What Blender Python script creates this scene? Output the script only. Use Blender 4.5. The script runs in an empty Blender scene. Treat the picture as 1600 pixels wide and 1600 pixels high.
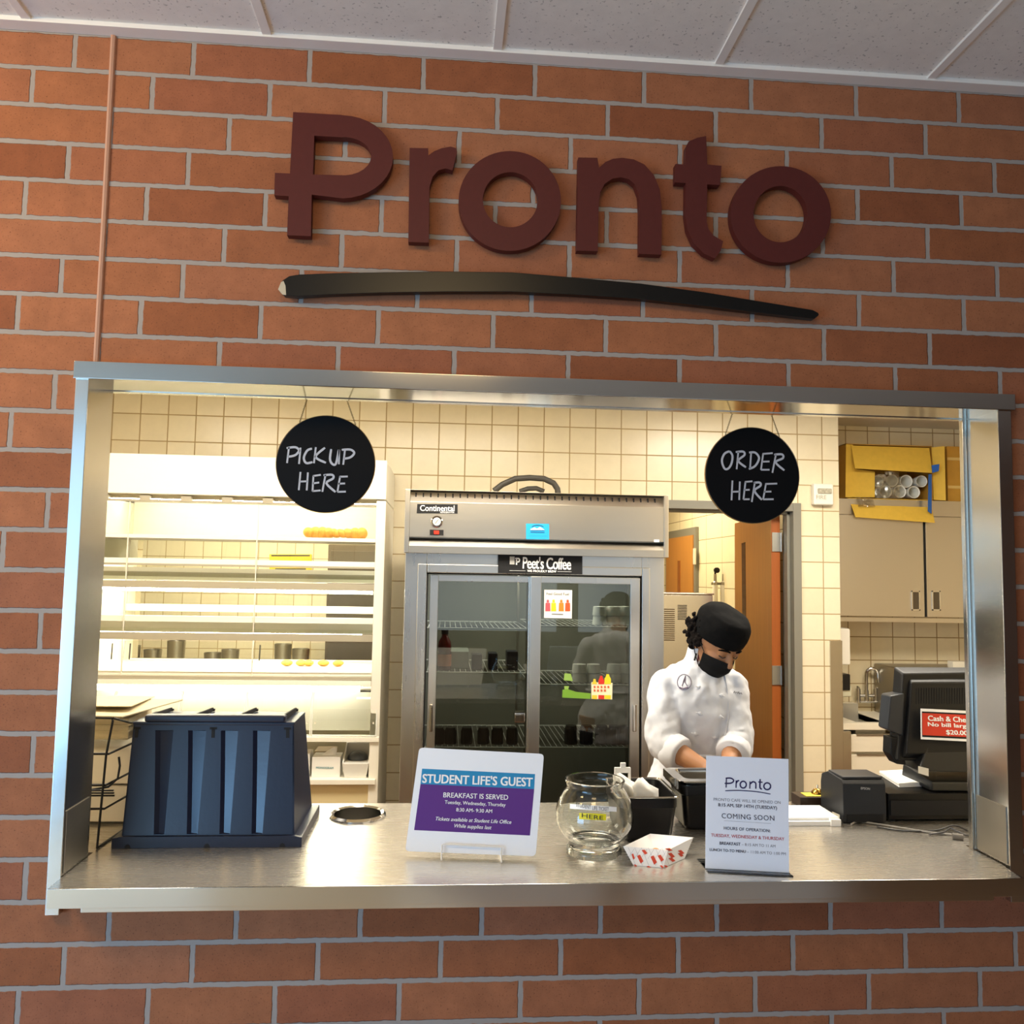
import bpy, bmesh, math, random
from mathutils import Vector, Matrix, Euler, noise as mnoise
SC = bpy.context.scene
COL = SC.collection
PI = math.pi
random.seed(4)
# ------------------------------------------------------------------ camera
CAM = Vector((1.0082, -2.1807, 1.70))
ROT = Matrix(((0.99676438, -0.07847517, 0.01739043),
              (0.02322228, 0.07402508, -0.99698596),
              (0.07695131, 0.99416394, 0.07560794)))      # world -> right, down, forward
FPX = 1300.0
cam_d = bpy.data.cameras.new('camera')
cam = bpy.data.objects.new('camera', cam_d); COL.objects.link(cam)
cam_d.sensor_width = 36; cam_d.lens = 36 * FPX / 1600; cam_d.clip_start = .02; cam_d.clip_end = 60
rt = ROT.transposed()
cam.matrix_world = Matrix.Translation(CAM) @ Matrix((
    (rt[0][0], -rt[0][1], -rt[0][2]), (rt[1][0], -rt[1][1], -rt[1][2]), (rt[2][0], -rt[2][1], -rt[2][2]))).to_4x4()
SC.camera = cam
# ------------------------------------------------------------------ world, lights, exposure
SC.view_settings.view_transform = 'Standard'; SC.view_settings.look = 'None'
SC.view_settings.exposure = 0.0; SC.view_settings.gamma = 1.0
SC.view_settings.use_curve_mapping = False
W = bpy.data.worlds.new('world'); SC.world = W; W.use_nodes = True
W.node_tree.nodes['Background'].inputs[0].default_value = (.62, .80, 1, 1)
W.node_tree.nodes['Background'].inputs[1].default_value = 0.31
SC.cycles.max_bounces = 10; SC.cycles.transparent_max_bounces = 24
SC.cycles.sample_clamp_indirect = 6.0
def area(name, loc, target, sx, sy, power, col, spread=PI):
    l = bpy.data.lights.new(name, 'AREA'); l.shape = 'RECTANGLE'; l.size = sx; l.size_y = sy
    l.energy = power; l.color = col; l.spread = spread
    o = bpy.data.objects.new(name, l); COL.objects.link(o); o.location = loc
    o.rotation_euler = (Vector(target) - Vector(loc)).to_track_quat('-Z', 'Y').to_euler()
    return o
area('daylight_area', (-3.0, -4.6, 1.6), (-1.8, 0, 2.3), 4.4, 2.6, 74, (.42, .70, 1.0))
area('far_window_daylight', (2.75, -6.32, 1.65), (2.75, 0, 1.65), 4.4, 1.5, 20, (.84, .93, 1.0))
area('daylight_area', (-2.3, -2.9, .85), (.2, 0, .3), 1.6, 1.5, 72, (.26, .58, 1.0))  # added low panel, throws bluer daylight on the bottom-left bricks
area('dining_room_lamp', (-1.2, -1.25, 3.06), (-.75, 0, 2.3), .6, .6, 46, (1.0, .70, .30))
area('dining_room_lamp', (.9, -1.9, 3.06), (.7, -.3, 1.5), .6, .6, 15, (1.0, .70, .34))
area('kitchen_lamp', (1.0, .95, 2.70), (1.0, .95, 0), 1.2, .6, 55, (1.0, .92, .78))
area('kitchen_lamp', (-.45, 1.0, 2.70), (-.45, 1.15, 0), .6, .6, 26, (1.0, .92, .78))  # added further left to brighten the case fascia and nearby tile
area('kitchen_lamp', (3.0, 1.15, 2.70), (3.05, 1.25, 0), 1.2, .6, 68, (1.0, .92, .78))
sp = bpy.data.lights.new('floor_fill_spot', 'SPOT'); sp.energy = 3000; sp.color = (.50, .76, 1.0); sp.spot_size = math.radians(34); sp.spot_blend = .35; sp.shadow_soft_size = .05  # added spot, brightens the floor for bluish bounce and edge reflections
spo = bpy.data.objects.new('floor_fill_spot', sp); COL.objects.link(spo); spo.location = (-2.9, -4.9, 2.9)
spo.rotation_euler = (Vector((-.7, -2.75, 0)) - spo.location).to_track_quat('-Z', 'Y').to_euler()
area('back_kitchen_lamp', (-.3, 3.9, 2.60), (-.3, 3.9, 0), 1.6, .5, 66, (1.0, .92, .72))
area('refrigerator_fill', (1.43, 1.95, 1.76), (1.43, 2.2, 1.0), 1.0, .06, 7, (1.0, 1.0, .90))  # added fill, lifts the dark refrigerator interior
area('corridor_lamp', (2.5, 4.6, 2.68), (2.5, 4.6, 0), .6, 1.2, 34, (1.0, .88, .62))
# ------------------------------------------------------------------ helpers
def at(px, py, y=0.0):
    'point where the view through a photo pixel meets the upright plane Y = y'
    d = ROT.transposed() @ Vector(((px - 800) / FPX, (py - 800) / FPX, 1))
    return CAM + d * ((y - CAM.y) / d.y)
def atz(px, py, z):
    d = ROT.transposed() @ Vector(((px - 800) / FPX, (py - 800) / FPX, 1))
    return CAM + d * ((z - CAM.z) / d.z)
def lin(c):
    return tuple(((v / 255) / 12.92 if v / 255 <= .04045 else ((v / 255 + .055) / 1.055) ** 2.4) for v in c)
class MB:
    'collects shapes; build() links them as one mesh object'
    def __init__(s): s.b = bmesh.new()
    def _bev(s, es, w, seg=2):
        if w > 0: bmesh.ops.bevel(s.b, geom=list(es), offset=w, offset_type='OFFSET', segments=seg, profile=.5, affect='EDGES', clamp_overlap=True)
    def box(s, x0, x1, y0, y1, z0, z1, bev=0, seg=2, m=None):
        r = bmesh.ops.create_cube(s.b, size=1)
        M = Matrix.Translation(((x0 + x1) / 2, (y0 + y1) / 2, (z0 + z1) / 2)) @ Matrix.Diagonal((abs(x1 - x0), abs(y1 - y0), abs(z1 - z0), 1))
        if m is not None: M = m @ M
        bmesh.ops.transform(s.b, matrix=M, verts=r['verts'])
        if bev: s._bev({e for v in r['verts'] for e in v.link_edges}, bev, seg)
        return s
    def hexa(s, a, b, bev=0):
        'solid between two quads a and b (4 points each, same winding)'
        va = [s.b.verts.new(p) for p in a]; vb = [s.b.verts.new(p) for p in b]; n = len(va)
        fs = [s.b.faces.new(va), s.b.faces.new(vb[::-1])]
        for i in range(n): fs.append(s.b.faces.new((va[i], vb[i], vb[(i + 1) % n], va[(i + 1) % n])))
        bmesh.ops.recalc_face_normals(s.b, faces=fs)
        if bev: s._bev({e for v in va + vb for e in v.link_edges}, bev)
        return s
    def prism(s, pts, d, holes=(), bev=0):
        'flat outline of 3D points pushed along vector d; holes are bridged when given'
        d = Vector(d)
        if not holes: return s.hexa(pts, [Vector(p) + d for p in pts], bev)
        geo = []
        loops = [list(pts)] + [list(h) for h in holes]
        caps = []
        for off in (Vector(), d):
            es = []
            for lp in loops:
                vs = [s.b.verts.new(Vector(p) + off) for p in lp]
                caps.append(vs)
                es += [s.b.edges.new((vs[i], vs[(i + 1) % len(vs)])) for i in range(len(vs))]
            r = bmesh.ops.triangle_fill(s.b, use_beauty=True, use_dissolve=False, edges=es)
            geo += [f for f in r['geom'] if isinstance(f, bmesh.types.BMFace)]
        k = len(loops)
        for j in range(k):
            a, c = caps[j], caps[k + j]
            for i in range(len(a)):
                geo.append(s.b.faces.new((a[i], c[i], c[(i + 1) % len(a)], a[(i + 1) % len(a)])))
        bmesh.ops.recalc_face_normals(s.b, faces=geo)
        return s
    def tube(s, path, r, n=8, cap=True, closed=False):
        path = [Vector(p) for p in path]; k = len(path)
        rr = r if isinstance(r, (list, tuple)) else [r] * k
        rings = []; ref = None
        for i, p in enumerate(path):
            if closed: t = path[(i + 1) % k] - path[i - 1]
            else: t = path[min(i + 1, k - 1)] - path[max(i - 1, 0)]
            t = t.normalized() if t.length > 1e-9 else Vector((0, 0, 1))
            if ref is None: ref = Vector((0, 0, 1)) if abs(t.z) < .9 else Vector((1, 0, 0))
            u = (ref - t * ref.dot(t)); u = u.normalized() if u.length > 1e-6 else t.orthogonal().normalized()
            ref = u; v = t.cross(u)
            rings.append([s.b.verts.new(p + (u * math.cos(2 * PI * j / n) + v * math.sin(2 * PI * j / n)) * rr[i]) for j in range(n)])
        for i in range(k if closed else k - 1):
            a, c = rings[i], rings[(i + 1) % k]
            for j in range(n): s.b.faces.new((a[j], a[(j + 1) % n], c[(j + 1) % n], c[j]))
        if cap and not closed:
            s.b.faces.new(rings[0][::-1]); s.b.faces.new(rings[-1])
        return s
    def cyl(s, p, q, r, n=20, r2=None): return s.tube([p, q], [r, r if r2 is None else r2], n)
    def lathe(s, c, prof, n=32, closed=False, axis='z'):
        'profile of (radius, height) turned round the upright through c'
        c = Vector(c); rings = []
        for r, h in prof:
            ring = []
            for j in range(n):
                a = 2 * PI * j / n
                if axis == 'z': p = Vector((r * math.cos(a), r * math.sin(a), h))
                elif axis == 'y': p = Vector((r * math.cos(a), h, r * math.sin(a)))
                else: p = Vector((h, r * math.cos(a), r * math.sin(a)))
                ring.append(s.b.verts.new(c + p))
            rings.append(ring)
        fs = []
        m = len(rings)
        for i in range(m if closed else m - 1):
            a, d = rings[i], rings[(i + 1) % m]
            for j in range(n): fs.append(s.b.faces.new((a[j], a[(j + 1) % n], d[(j + 1) % n], d[j])))
        if not closed:
            fs.append(s.b.faces.new(rings[0][::-1])); fs.append(s.b.faces.new(rings[-1]))
        bmesh.ops.remove_doubles(s.b, verts=[v for r_ in rings for v in r_], dist=1e-6)
        bmesh.ops.recalc_face_normals(s.b, faces=[f for f in fs if f.is_valid])
        return s
    def ell(s, c, rx, ry, rz, m=None, seg=20, rings=12):
        r = bmesh.ops.create_uvsphere(s.b, u_segments=seg, v_segments=rings, radius=1)
        M = Matrix.Translation(c) @ (m.to_4x4() if m is not None else Matrix()) @ Matrix.Diagonal((rx, ry, rz, 1))
        bmesh.ops.transform(s.b, matrix=M, verts=r['verts']); return s
    def loft(s, rings, cap=True):
        vs = [[s.b.verts.new(p) for p in r] for r in rings]; n = len(vs[0]); fs = []
        for a, c in zip(vs, vs[1:]):
            for j in range(n): fs.append(s.b.faces.new((a[j], a[(j + 1) % n], c[(j + 1) % n], c[j])))
        if cap: fs.append(s.b.faces.new(vs[0][::-1])); fs.append(s.b.faces.new(vs[-1]))
        bmesh.ops.recalc_face_normals(s.b, faces=fs); return s
    def quad(s, *pts): s.b.faces.new([s.b.verts.new(p) for p in pts]); return s
    def add_mesh(s, me, M=None):
        k = len(s.b.verts); s.b.from_mesh(me); s.b.verts.ensure_lookup_table()
        if M is not None: bmesh.ops.transform(s.b, matrix=M, verts=s.b.verts[k:])
        return s
    def build(s, name, mat, parent=None, smooth=True, angle=35, label=None):
        me = bpy.data.meshes.new(name)
        if parent is not None:
            inv = PM[parent.name].inverted()
            bmesh.ops.transform(s.b, matrix=inv, verts=s.b.verts)
        s.b.to_mesh(me); s.b.free()
        if smooth and len(me.polygons):
            me.polygons.foreach_set('use_smooth', [True] * len(me.polygons)); me.set_sharp_from_angle(angle=math.radians(angle))
        o = bpy.data.objects.new(name, me); COL.objects.link(o)
        me.materials.append(mat)
        if smooth and angle <= 35:
            wn = o.modifiers.new('weighted', 'WEIGHTED_NORMAL'); wn.keep_sharp = True; wn.weight = 80
        if parent is not None: o.parent = parent; PM[o.name] = PM[parent.name].copy()
        else: PM[o.name] = Matrix()
        if label: o['label'] = label
        return o
PM = {}          # world matrix of every parent (all meshes are given in world coordinates)
def tag(o, label=None, cat=None, group=None, kind=None):
    if label: o['label'] = label
    if cat: o['category'] = cat
    if group: o['group'] = group
    if kind: o['kind'] = kind
    return o
def thing(name, loc, label, cat, group=None):
    o = bpy.data.objects.new(name, None); COL.objects.link(o); o.location = loc; o.empty_display_size = .05
    PM[o.name] = Matrix.Translation(Vector(loc)); return tag(o, label, cat, group)
def struct(name, mb, mat, parent=None, **k):
    o = mb.build(name, mat, parent, **k); o['kind'] = 'structure'; return o
def copy_tree(o, loc, label=None, parent=None):
    c = o.copy(); COL.objects.link(c)
    if parent is not None: c.parent = parent
    else: c.location = loc
    if label: c['label'] = label
    for ch in list(o.children): copy_tree(ch, None, None, c)
    return c
def fix(mb, name='t'):
    'the collected shapes remeshed into one smooth skin'
    return mb
def skin(mb, voxel, smooth=6, factor=.5):
    me = bpy.data.meshes.new('tmp'); mb.b.to_mesh(me); mb.b.free()
    o = bpy.data.objects.new('tmp', me); COL.objects.link(o)
    m = o.modifiers.new('r', 'REMESH'); m.mode = 'VOXEL'; m.voxel_size = voxel
    if smooth: m2 = o.modifiers.new('s', 'SMOOTH'); m2.iterations = smooth; m2.factor = factor
    dg = bpy.context.evaluated_depsgraph_get(); dg.update()
    out = bpy.data.meshes.new_from_object(o.evaluated_get(dg))
    bpy.data.objects.remove(o); bpy.data.meshes.remove(me)
    r = MB(); r.b.from_mesh(out); bpy.data.meshes.remove(out); return r
# text ---------------------------------------------------------------
def text_mesh(body, bold=0.0, shear=0.0, spacing=1.0):
    c = bpy.data.curves.new('txt', 'FONT'); c.body = body; c.size = 1; c.offset = bold; c.shear = shear
    c.align_x = 'CENTER'; c.align_y = 'CENTER'; c.resolution_u = 3; c.space_character = spacing
    o = bpy.data.objects.new('txt', c); COL.objects.link(o)
    dg = bpy.context.evaluated_depsgraph_get(); dg.update()
    me = bpy.data.meshes.new_from_object(o.evaluated_get(dg))
    bpy.data.objects.remove(o); bpy.data.curves.remove(c); return me
class Plane:
    'a flat face in the place: origin, unit right, unit up, normal towards the viewer'
    def __init__(s, o, u, v):
        s.o = Vector(o); s.u = Vector(u).normalized(); v = Vector(v); s.v = (v - s.u * v.dot(s.u)).normalized(); s.n = s.u.cross(s.v)
    def hit(s, px, py, lift=0.0):
        d = ROT.transposed() @ Vector(((px - 800) / FPX, (py - 800) / FPX, 1))
        o = s.o + s.n * lift
        return CAM + d * ((o - CAM).dot(s.n) / d.dot(s.n))
    def p(s, a, b, lift=0.0): return s.o + s.u * a + s.v * b + s.n * lift
    def text(s, mb, body, l, r, h=None, lift=.0006, bold=0.0, shear=0.0, spacing=1.0, tall=None):
        'l and r: photo pixels of the line centre at its left and right end'
        A, B = s.hit(*l), s.hit(*r); c = (A + B) / 2 + s.n * lift; w = (B - A).length
        me = text_mesh(body, 0.0, shear, spacing)
        xs = [v.co.x for v in me.vertices]; ys = [v.co.y for v in me.vertices]
        cx, cy = (min(xs) + max(xs)) / 2, (min(ys) + max(ys)) / 2
        k = w / (max(xs) - min(xs)); ky = k if h is None else h / (max(ys) - min(ys))
        U = (B - A).normalized(); V = s.n.cross(U)
        M = Matrix(((U.x * k, V.x * ky, s.n.x, c.x), (U.y * k, V.y * ky, s.n.y, c.y), (U.z * k, V.z * ky, s.n.z, c.z), (0, 0, 0, 1)))
        
        for i, (dx, dy) in enumerate(((0, 0),) if not bold else ((-bold, -bold * .5), (bold, -bold * .5), (-bold, bold * .5), (bold, bold * .5))): mb.add_mesh(me, Matrix.Translation(s.n * (.00012 * i)) @ M @ Matrix.Translation((dx - cx, dy - cy, 0)))
        bpy.data.meshes.remove(me); return mb
    def patch(s, mb, pts, lift=.0004, thick=.0003):
        mb.prism([s.hit(x, y, lift) for x, y in pts], -s.n * thick); return mb
    def stroke(s, mb, pts, w, lift=.001, soft=True):
        'hand drawn line through photo pixels, w wide in metres'
        P = [s.hit(x, y, lift) for x, y in pts]
        if soft and len(P) > 2:
            Q = []
            for i in range(len(P) - 1):
                a, b, c, d = P[max(i - 1, 0)], P[i], P[i + 1], P[min(i + 2, len(P) - 1)]
                for t in (0, .25, .5, .75):
                    Q.append(.5 * ((2 * b) + (c - a) * t + (2 * a - 5 * b + 4 * c - d) * t * t + (3 * b - a - 3 * c + d) * t ** 3))
            P = Q + [P[-1]]
        L, R_ = [], []
        for i, p in enumerate(P):
            t = (P[min(i + 1, len(P) - 1)] - P[max(i - 1, 0)]); t = t.normalized() if t.length > 1e-9 else s.u
            q = s.n.cross(t); ww = w / 2 * (.8 if i in (0, len(P) - 1) else 1)
            L.append(p + q * ww); R_.append(p - q * ww)
        va = [mb.b.verts.new(p) for p in L]; vb = [mb.b.verts.new(p) for p in R_]
        for i in range(len(P) - 1): mb.b.faces.new((va[i], vb[i], vb[i + 1], va[i + 1]))
        return mb
def arc(cx, cy, rx, ry, a0, a1, n=14):
    return [(cx + rx * math.cos(math.radians(a0 + (a1 - a0) * i / n)), cy + ry * math.sin(math.radians(a0 + (a1 - a0) * i / n))) for i in range(n + 1)]
# ------------------------------------------------------------------ materials
def mat(name, col, rough=.5, metal=0.0, spec=.5, noise=0.0, nscale=20, bump=0.0, bscale=60, coat=0.0, emit=None, trans=0.0, ior=1.45, alpha=1.0, stretch=None, sss=0.0):
    m = bpy.data.materials.new(name); m.use_nodes = True; N = m.node_tree.nodes; L = m.node_tree.links
    b = N['Principled BSDF']; c = lin(col)
    b.inputs['Base Color'].default_value = (*c, 1); b.inputs['Roughness'].default_value = rough; b.inputs['Metallic'].default_value = metal
    b.inputs['Specular IOR Level'].default_value = spec; b.inputs['Coat Weight'].default_value = coat
    b.inputs['Transmission Weight'].default_value = trans; b.inputs['IOR'].default_value = ior; b.inputs['Alpha'].default_value = alpha
    if sss: b.inputs['Subsurface Weight'].default_value = sss; b.inputs['Subsurface Radius'].default_value = (.01, .004, .002)
    if emit: b.inputs['Emission Color'].default_value = (*lin(emit[0]), 1); b.inputs['Emission Strength'].default_value = emit[1]
    if noise or bump:
        tc = N.new('ShaderNodeTexCoord'); mp = N.new('ShaderNodeMapping'); L.new(tc.outputs['Object'], mp.inputs[0])
        if stretch: mp.inputs['Scale'].default_value = stretch
    if noise:
        t = N.new('ShaderNodeTexNoise'); t.inputs['Scale'].default_value = nscale; t.inputs['Detail'].default_value = 5; L.new(mp.outputs[0], t.inputs[0])
        r = N.new('ShaderNodeMapRange'); L.new(t.outputs[0], r.inputs[0]); r.inputs[1].default_value = .25; r.inputs[2].default_value = .75
        r.inputs[3].default_value = 1 - noise; r.inputs[4].default_value = 1 + noise
        mx = N.new('ShaderNodeMix'); mx.data_type = 'RGBA'; mx.blend_type = 'MULTIPLY'; mx.inputs[0].default_value = 1
        mx.inputs[6].default_value = (*c, 1); L.new(r.outputs[0], mx.inputs[7]); L.new(mx.outputs[2], b.inputs['Base Color'])
    if bump:
        t2 = N.new('ShaderNodeTexNoise'); t2.inputs['Scale'].default_value = bscale; t2.inputs['Detail'].default_value = 4; L.new(mp.outputs[0], t2.inputs[0])
        bp = N.new('ShaderNodeBump'); bp.inputs['Strength'].default_value = bump; bp.inputs['Distance'].default_value = .004
        L.new(t2.outputs[0], bp.inputs['Height']); L.new(bp.outputs[0], b.inputs['Normal'])
    return m
def steel(name, col=(196, 192, 186), rough=.22, stretch=(1, 1, 60), var=.09, scale=9):
    'brushed stainless: grain lines vary the gloss'
    m = mat(name, col, rough, 1.0); N = m.node_tree.nodes; L = m.node_tree.links; b = N['Principled BSDF']
    tc = N.new('ShaderNodeTexCoord'); mp = N.new('ShaderNodeMapping'); mp.inputs['Scale'].default_value = stretch
    t = N.new('ShaderNodeTexNoise'); t.inputs['Scale'].default_value = scale; t.inputs['Detail'].default_value = 6
    L.new(tc.outputs['Object'], mp.inputs[0]); L.new(mp.outputs[0], t.inputs[0])
    r = N.new('ShaderNodeMapRange'); L.new(t.outputs[0], r.inputs[0]); r.inputs[3].default_value = rough - var; r.inputs[4].default_value = rough + var
    L.new(r.outputs[0], b.inputs['Roughness'])
    return m
def pane(name, tint=(255, 255, 255), gloss=.0, ior=1.45, extra=0.0):
    'thin clear sheet: mirror part by Fresnel, the rest passes straight through'
    m = bpy.data.materials.new(name); m.use_nodes = True; N = m.node_tree.nodes; L = m.node_tree.links
    for n in list(N): N.remove(n)
    o = N.new('ShaderNodeOutputMaterial'); mx = N.new('ShaderNodeMixShader'); f = N.new('ShaderNodeFresnel'); f.inputs[0].default_value = ior
    t = N.new('ShaderNodeBsdfTransparent'); t.inputs[0].default_value = (*lin(tint), 1)
    g = N.new('ShaderNodeBsdfGlossy'); g.inputs['Roughness'].default_value = gloss
    ad = N.new('ShaderNodeMath'); ad.operation = 'ADD'; ad.use_clamp = True; ad.inputs[1].default_value = extra
    L.new(f.outputs[0], ad.inputs[0]); L.new(ad.outputs[0], mx.inputs[0]); L.new(t.outputs[0], mx.inputs[1]); L.new(g.outputs[0], mx.inputs[2]); L.new(mx.outputs[0], o.inputs[0])
    return m
def math_node(N, L, op, a, b=None, c=None):
    n = N.new('ShaderNodeMath'); n.operation = op
    for i, v in enumerate((a, b, c)):
        if v is None: continue
        if hasattr(v, 'is_output'): L.new(v, n.inputs[i])
        else: n.inputs[i].default_value = v
    return n.outputs[0]
def grid_mat(name, axis, pw, ph, ox, oz, gap, cols, grout, rake=0.0, rough=.5, var=.1, edge=0.0, bump=.5, speck=0.0, spec=.5, coat=0.0):
    'bricks or tiles from wall coordinates; rake shifts each course by a part of a brick'
    m = bpy.data.materials.new(name); m.use_nodes = True; N = m.node_tree.nodes; L = m.node_tree.links; b = N['Principled BSDF']
    tc = N.new('ShaderNodeTexCoord'); sp = N.new('ShaderNodeSeparateXYZ')
    wob = N.new('ShaderNodeTexNoise'); wob.inputs['Scale'].default_value = 45; wob.inputs['Detail'].default_value = 3
    L.new(tc.outputs['Object'], wob.inputs[0])
    L.new(tc.outputs['Object'], sp.inputs[0])
    w = math_node(N, L, 'MULTIPLY', math_node(N, L, 'SUBTRACT', wob.outputs[0], .5), edge)
    x = math_node(N, L, 'ADD', sp.outputs[axis], w); z = math_node(N, L, 'ADD', sp.outputs['Z'], w)
    v = math_node(N, L, 'DIVIDE', math_node(N, L, 'SUBTRACT', z, oz), ph); row = math_node(N, L, 'FLOOR', v)
    u = math_node(N, L, 'SUBTRACT', math_node(N, L, 'DIVIDE', math_node(N, L, 'SUBTRACT', x, ox), pw), math_node(N, L, 'MULTIPLY', row, rake))
    colm = math_node(N, L, 'FLOOR', u)
    fu = math_node(N, L, 'FRACT', u); fv = math_node(N, L, 'FRACT', v)
    du = math_node(N, L, 'MULTIPLY', math_node(N, L, 'MINIMUM', fu, math_node(N, L, 'SUBTRACT', 1, fu)), pw)
    dv = math_node(N, L, 'MULTIPLY', math_node(N, L, 'MINIMUM', fv, math_node(N, L, 'SUBTRACT', 1, fv)), ph)
    d = math_node(N, L, 'MINIMUM', du, dv)
    mr = N.new('ShaderNodeMapRange'); mr.interpolation_type = 'SMOOTHSTEP'; L.new(d, mr.inputs[0]); mr.inputs[1].default_value = gap / 2 - .001; mr.inputs[2].default_value = gap / 2 + .0012
    cb = N.new('ShaderNodeCombineXYZ'); L.new(colm, cb.inputs[0]); L.new(row, cb.inputs[1])
    wn = N.new('ShaderNodeTexWhiteNoise'); wn.noise_dimensions = '2D'; L.new(cb.outputs[0], wn.inputs['Vector'])
    rp = N.new('ShaderNodeValToRGB'); e = rp.color_ramp.elements
    e[0].color = (*lin(cols[0]), 1); e[1].color = (*lin(cols[-1]), 1)
    for i, c in enumerate(cols[1:-1]):
        q = e.new((i + 1) / (len(cols) - 1)); q.color = (*lin(c), 1)
    L.new(wn.outputs['Value'], rp.inputs[0])
    n2 = N.new('ShaderNodeTexNoise'); n2.inputs['Scale'].default_value = 14; n2.inputs['Detail'].default_value = 8; n2.inputs['Roughness'].default_value = .7; L.new(tc.outputs['Object'], n2.inputs[0])
    r2 = N.new('ShaderNodeMapRange'); L.new(n2.outputs[0], r2.inputs[0]); r2.inputs[1].default_value = .3; r2.inputs[2].default_value = .7; r2.inputs[3].default_value = 1 - var; r2.inputs[4].default_value = 1 + var
    mu = N.new('ShaderNodeMix'); mu.data_type = 'RGBA'; mu.blend_type = 'MULTIPLY'; mu.inputs[0].default_value = 1; L.new(rp.outputs[0], mu.inputs[6]); L.new(r2.outputs[0], mu.inputs[7])
    last = mu.outputs[2]
    if speck:
        n3 = N.new('ShaderNodeTexNoise'); n3.inputs['Scale'].default_value = 230; n3.inputs['Detail'].default_value = 2; L.new(tc.outputs['Object'], n3.inputs[0])
        r3 = N.new('ShaderNodeMapRange'); L.new(n3.outputs[0], r3.inputs[0]); r3.inputs[1].default_value = .60; r3.inputs[2].default_value = .72; r3.inputs[3].default_value = 1; r3.inputs[4].default_value = 1 - speck
        m3 = N.new('ShaderNodeMix'); m3.data_type = 'RGBA'; m3.blend_type = 'MULTIPLY'; m3.inputs[0].default_value = 1; L.new(last, m3.inputs[6]); L.new(r3.outputs[0], m3.inputs[7]); last = m3.outputs[2]
    mg = N.new('ShaderNodeMix'); mg.data_type = 'RGBA'; L.new(mr.outputs[0], mg.inputs[0]); mg.inputs[6].default_value = (*lin(grout), 1); L.new(last, mg.inputs[7])
    L.new(mg.outputs[2], b.inputs['Base Color'])
    rr = N.new('ShaderNodeMapRange'); L.new(mr.outputs[0], rr.inputs[0]); rr.inputs[3].default_value = .9; rr.inputs[4].default_value = rough; L.new(rr.outputs[0], b.inputs['Roughness'])
    b.inputs['Specular IOR Level'].default_value = spec
    hgt = math_node(N, L, 'ADD', mr.outputs[0], math_node(N, L, 'MULTIPLY', n2.outputs[0], .12))
    bp = N.new('ShaderNodeBump'); bp.inputs['Strength'].default_value = bump; bp.inputs['Distance'].default_value = .006; L.new(hgt, bp.inputs['Height']); L.new(bp.outputs[0], b.inputs['Normal'])
    return m
CZ, BL, BH = 3.1563, .3048, .101          # course datum, brick length, course height
# course r is centred on CZ - r*BH; vertical joints of course 1 at X = k*BL, each lower course a third of a brick further left
M_brick = grid_mat('brick', 'X', BL, BH, -CZ * 0 - BL * .0, CZ - 40.5 * BH, .0125,
                   [(138, 80, 50), (158, 98, 64), (164, 104, 70), (150, 90, 62), (162, 104, 72), (146, 86, 52)], (160, 151, 144), rake=1 / 3, rough=.75, var=.16, edge=.007, bump=.7, speck=.5, spec=.3)
TP = .1524
M_tile = grid_mat('cream_tile', 'X', TP, TP, .0335, 2.417 - TP * 20, .006, [(226, 214, 184), (230, 219, 190), (223, 210, 178)], (172, 148, 104), rough=.25, var=.03, edge=.001, bump=.3)
M_tile_alcove = grid_mat('alcove_tile', 'X', TP, TP, 3.806 - TP * 10, 1.335 - TP * 10, .006, [(222, 208, 174), (226, 213, 182), (218, 203, 168)], (150, 124, 82), rough=.25, var=.03, edge=.001, bump=.3)
M_tile_y = grid_mat('side_wall_tile', 'Y', TP, TP, .03, 2.417 - TP * 20, .006, [(222, 208, 178), (226, 214, 184)], (168, 146, 104), rough=.25, var=.03, bump=.3)
M_block = grid_mat('cream_block', 'Y', .405, .203, 2.7, 2.03 - .203 * 12, .006, [(232, 220, 188), (236, 226, 196)], (150, 132, 96), rough=.45, var=.03, bump=.3)
M_steel = steel('brushed_steel', (206, 202, 194), .2, (.4, .4, 2.5), .04, 3)
M_steelh = steel('brushed_steel_across', (206, 202, 194), .12, (.4, 8, 8), .03, 4)
M_counter = steel('counter_steel', (204, 198, 188), .27, (2, 30, 1), .022, 6)
M_counter.node_tree.nodes['Principled BSDF'].inputs['Metallic'].default_value = .84
M_steeld = steel('worn_steel', (168, 163, 152), .36, (1, 1, 20), .03)
M_chrome = mat('chrome', (215, 213, 210), .08, 1.0)
M_white = mat('white_enamel', (238, 234, 222), .3)
M_offwhite = mat('off_white_plastic', (224, 218, 202), .45)
M_black = mat('black_plastic', (22, 22, 24), .35)
M_blackm = mat('matt_black', (15, 15, 17), .7, noise=.2)
M_wire = mat('black_wire', (14, 13, 12), .4)
M_grey = mat('grey_door_paint', (128, 125, 113), .45)
M_paper = mat('white_paper', (248, 248, 246), .7)
M_ink = mat('dark_ink', (40, 40, 48), .7)
M_navy = mat('navy_ink', (44, 38, 88), .7)
M_greyink = mat('grey_ink', (120, 118, 128), .7)
M_pane = pane('clear_pane', (240, 246, 242), ior=1.5)
M_acrylic = pane('clear_acrylic', (250, 252, 250), ior=1.45)
def atx(px, py, x):
    d = ROT.transposed() @ Vector(((px - 800) / FPX, (py - 800) / FPX, 1))
    return CAM + d * ((x - CAM.x) / d.x)
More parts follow.
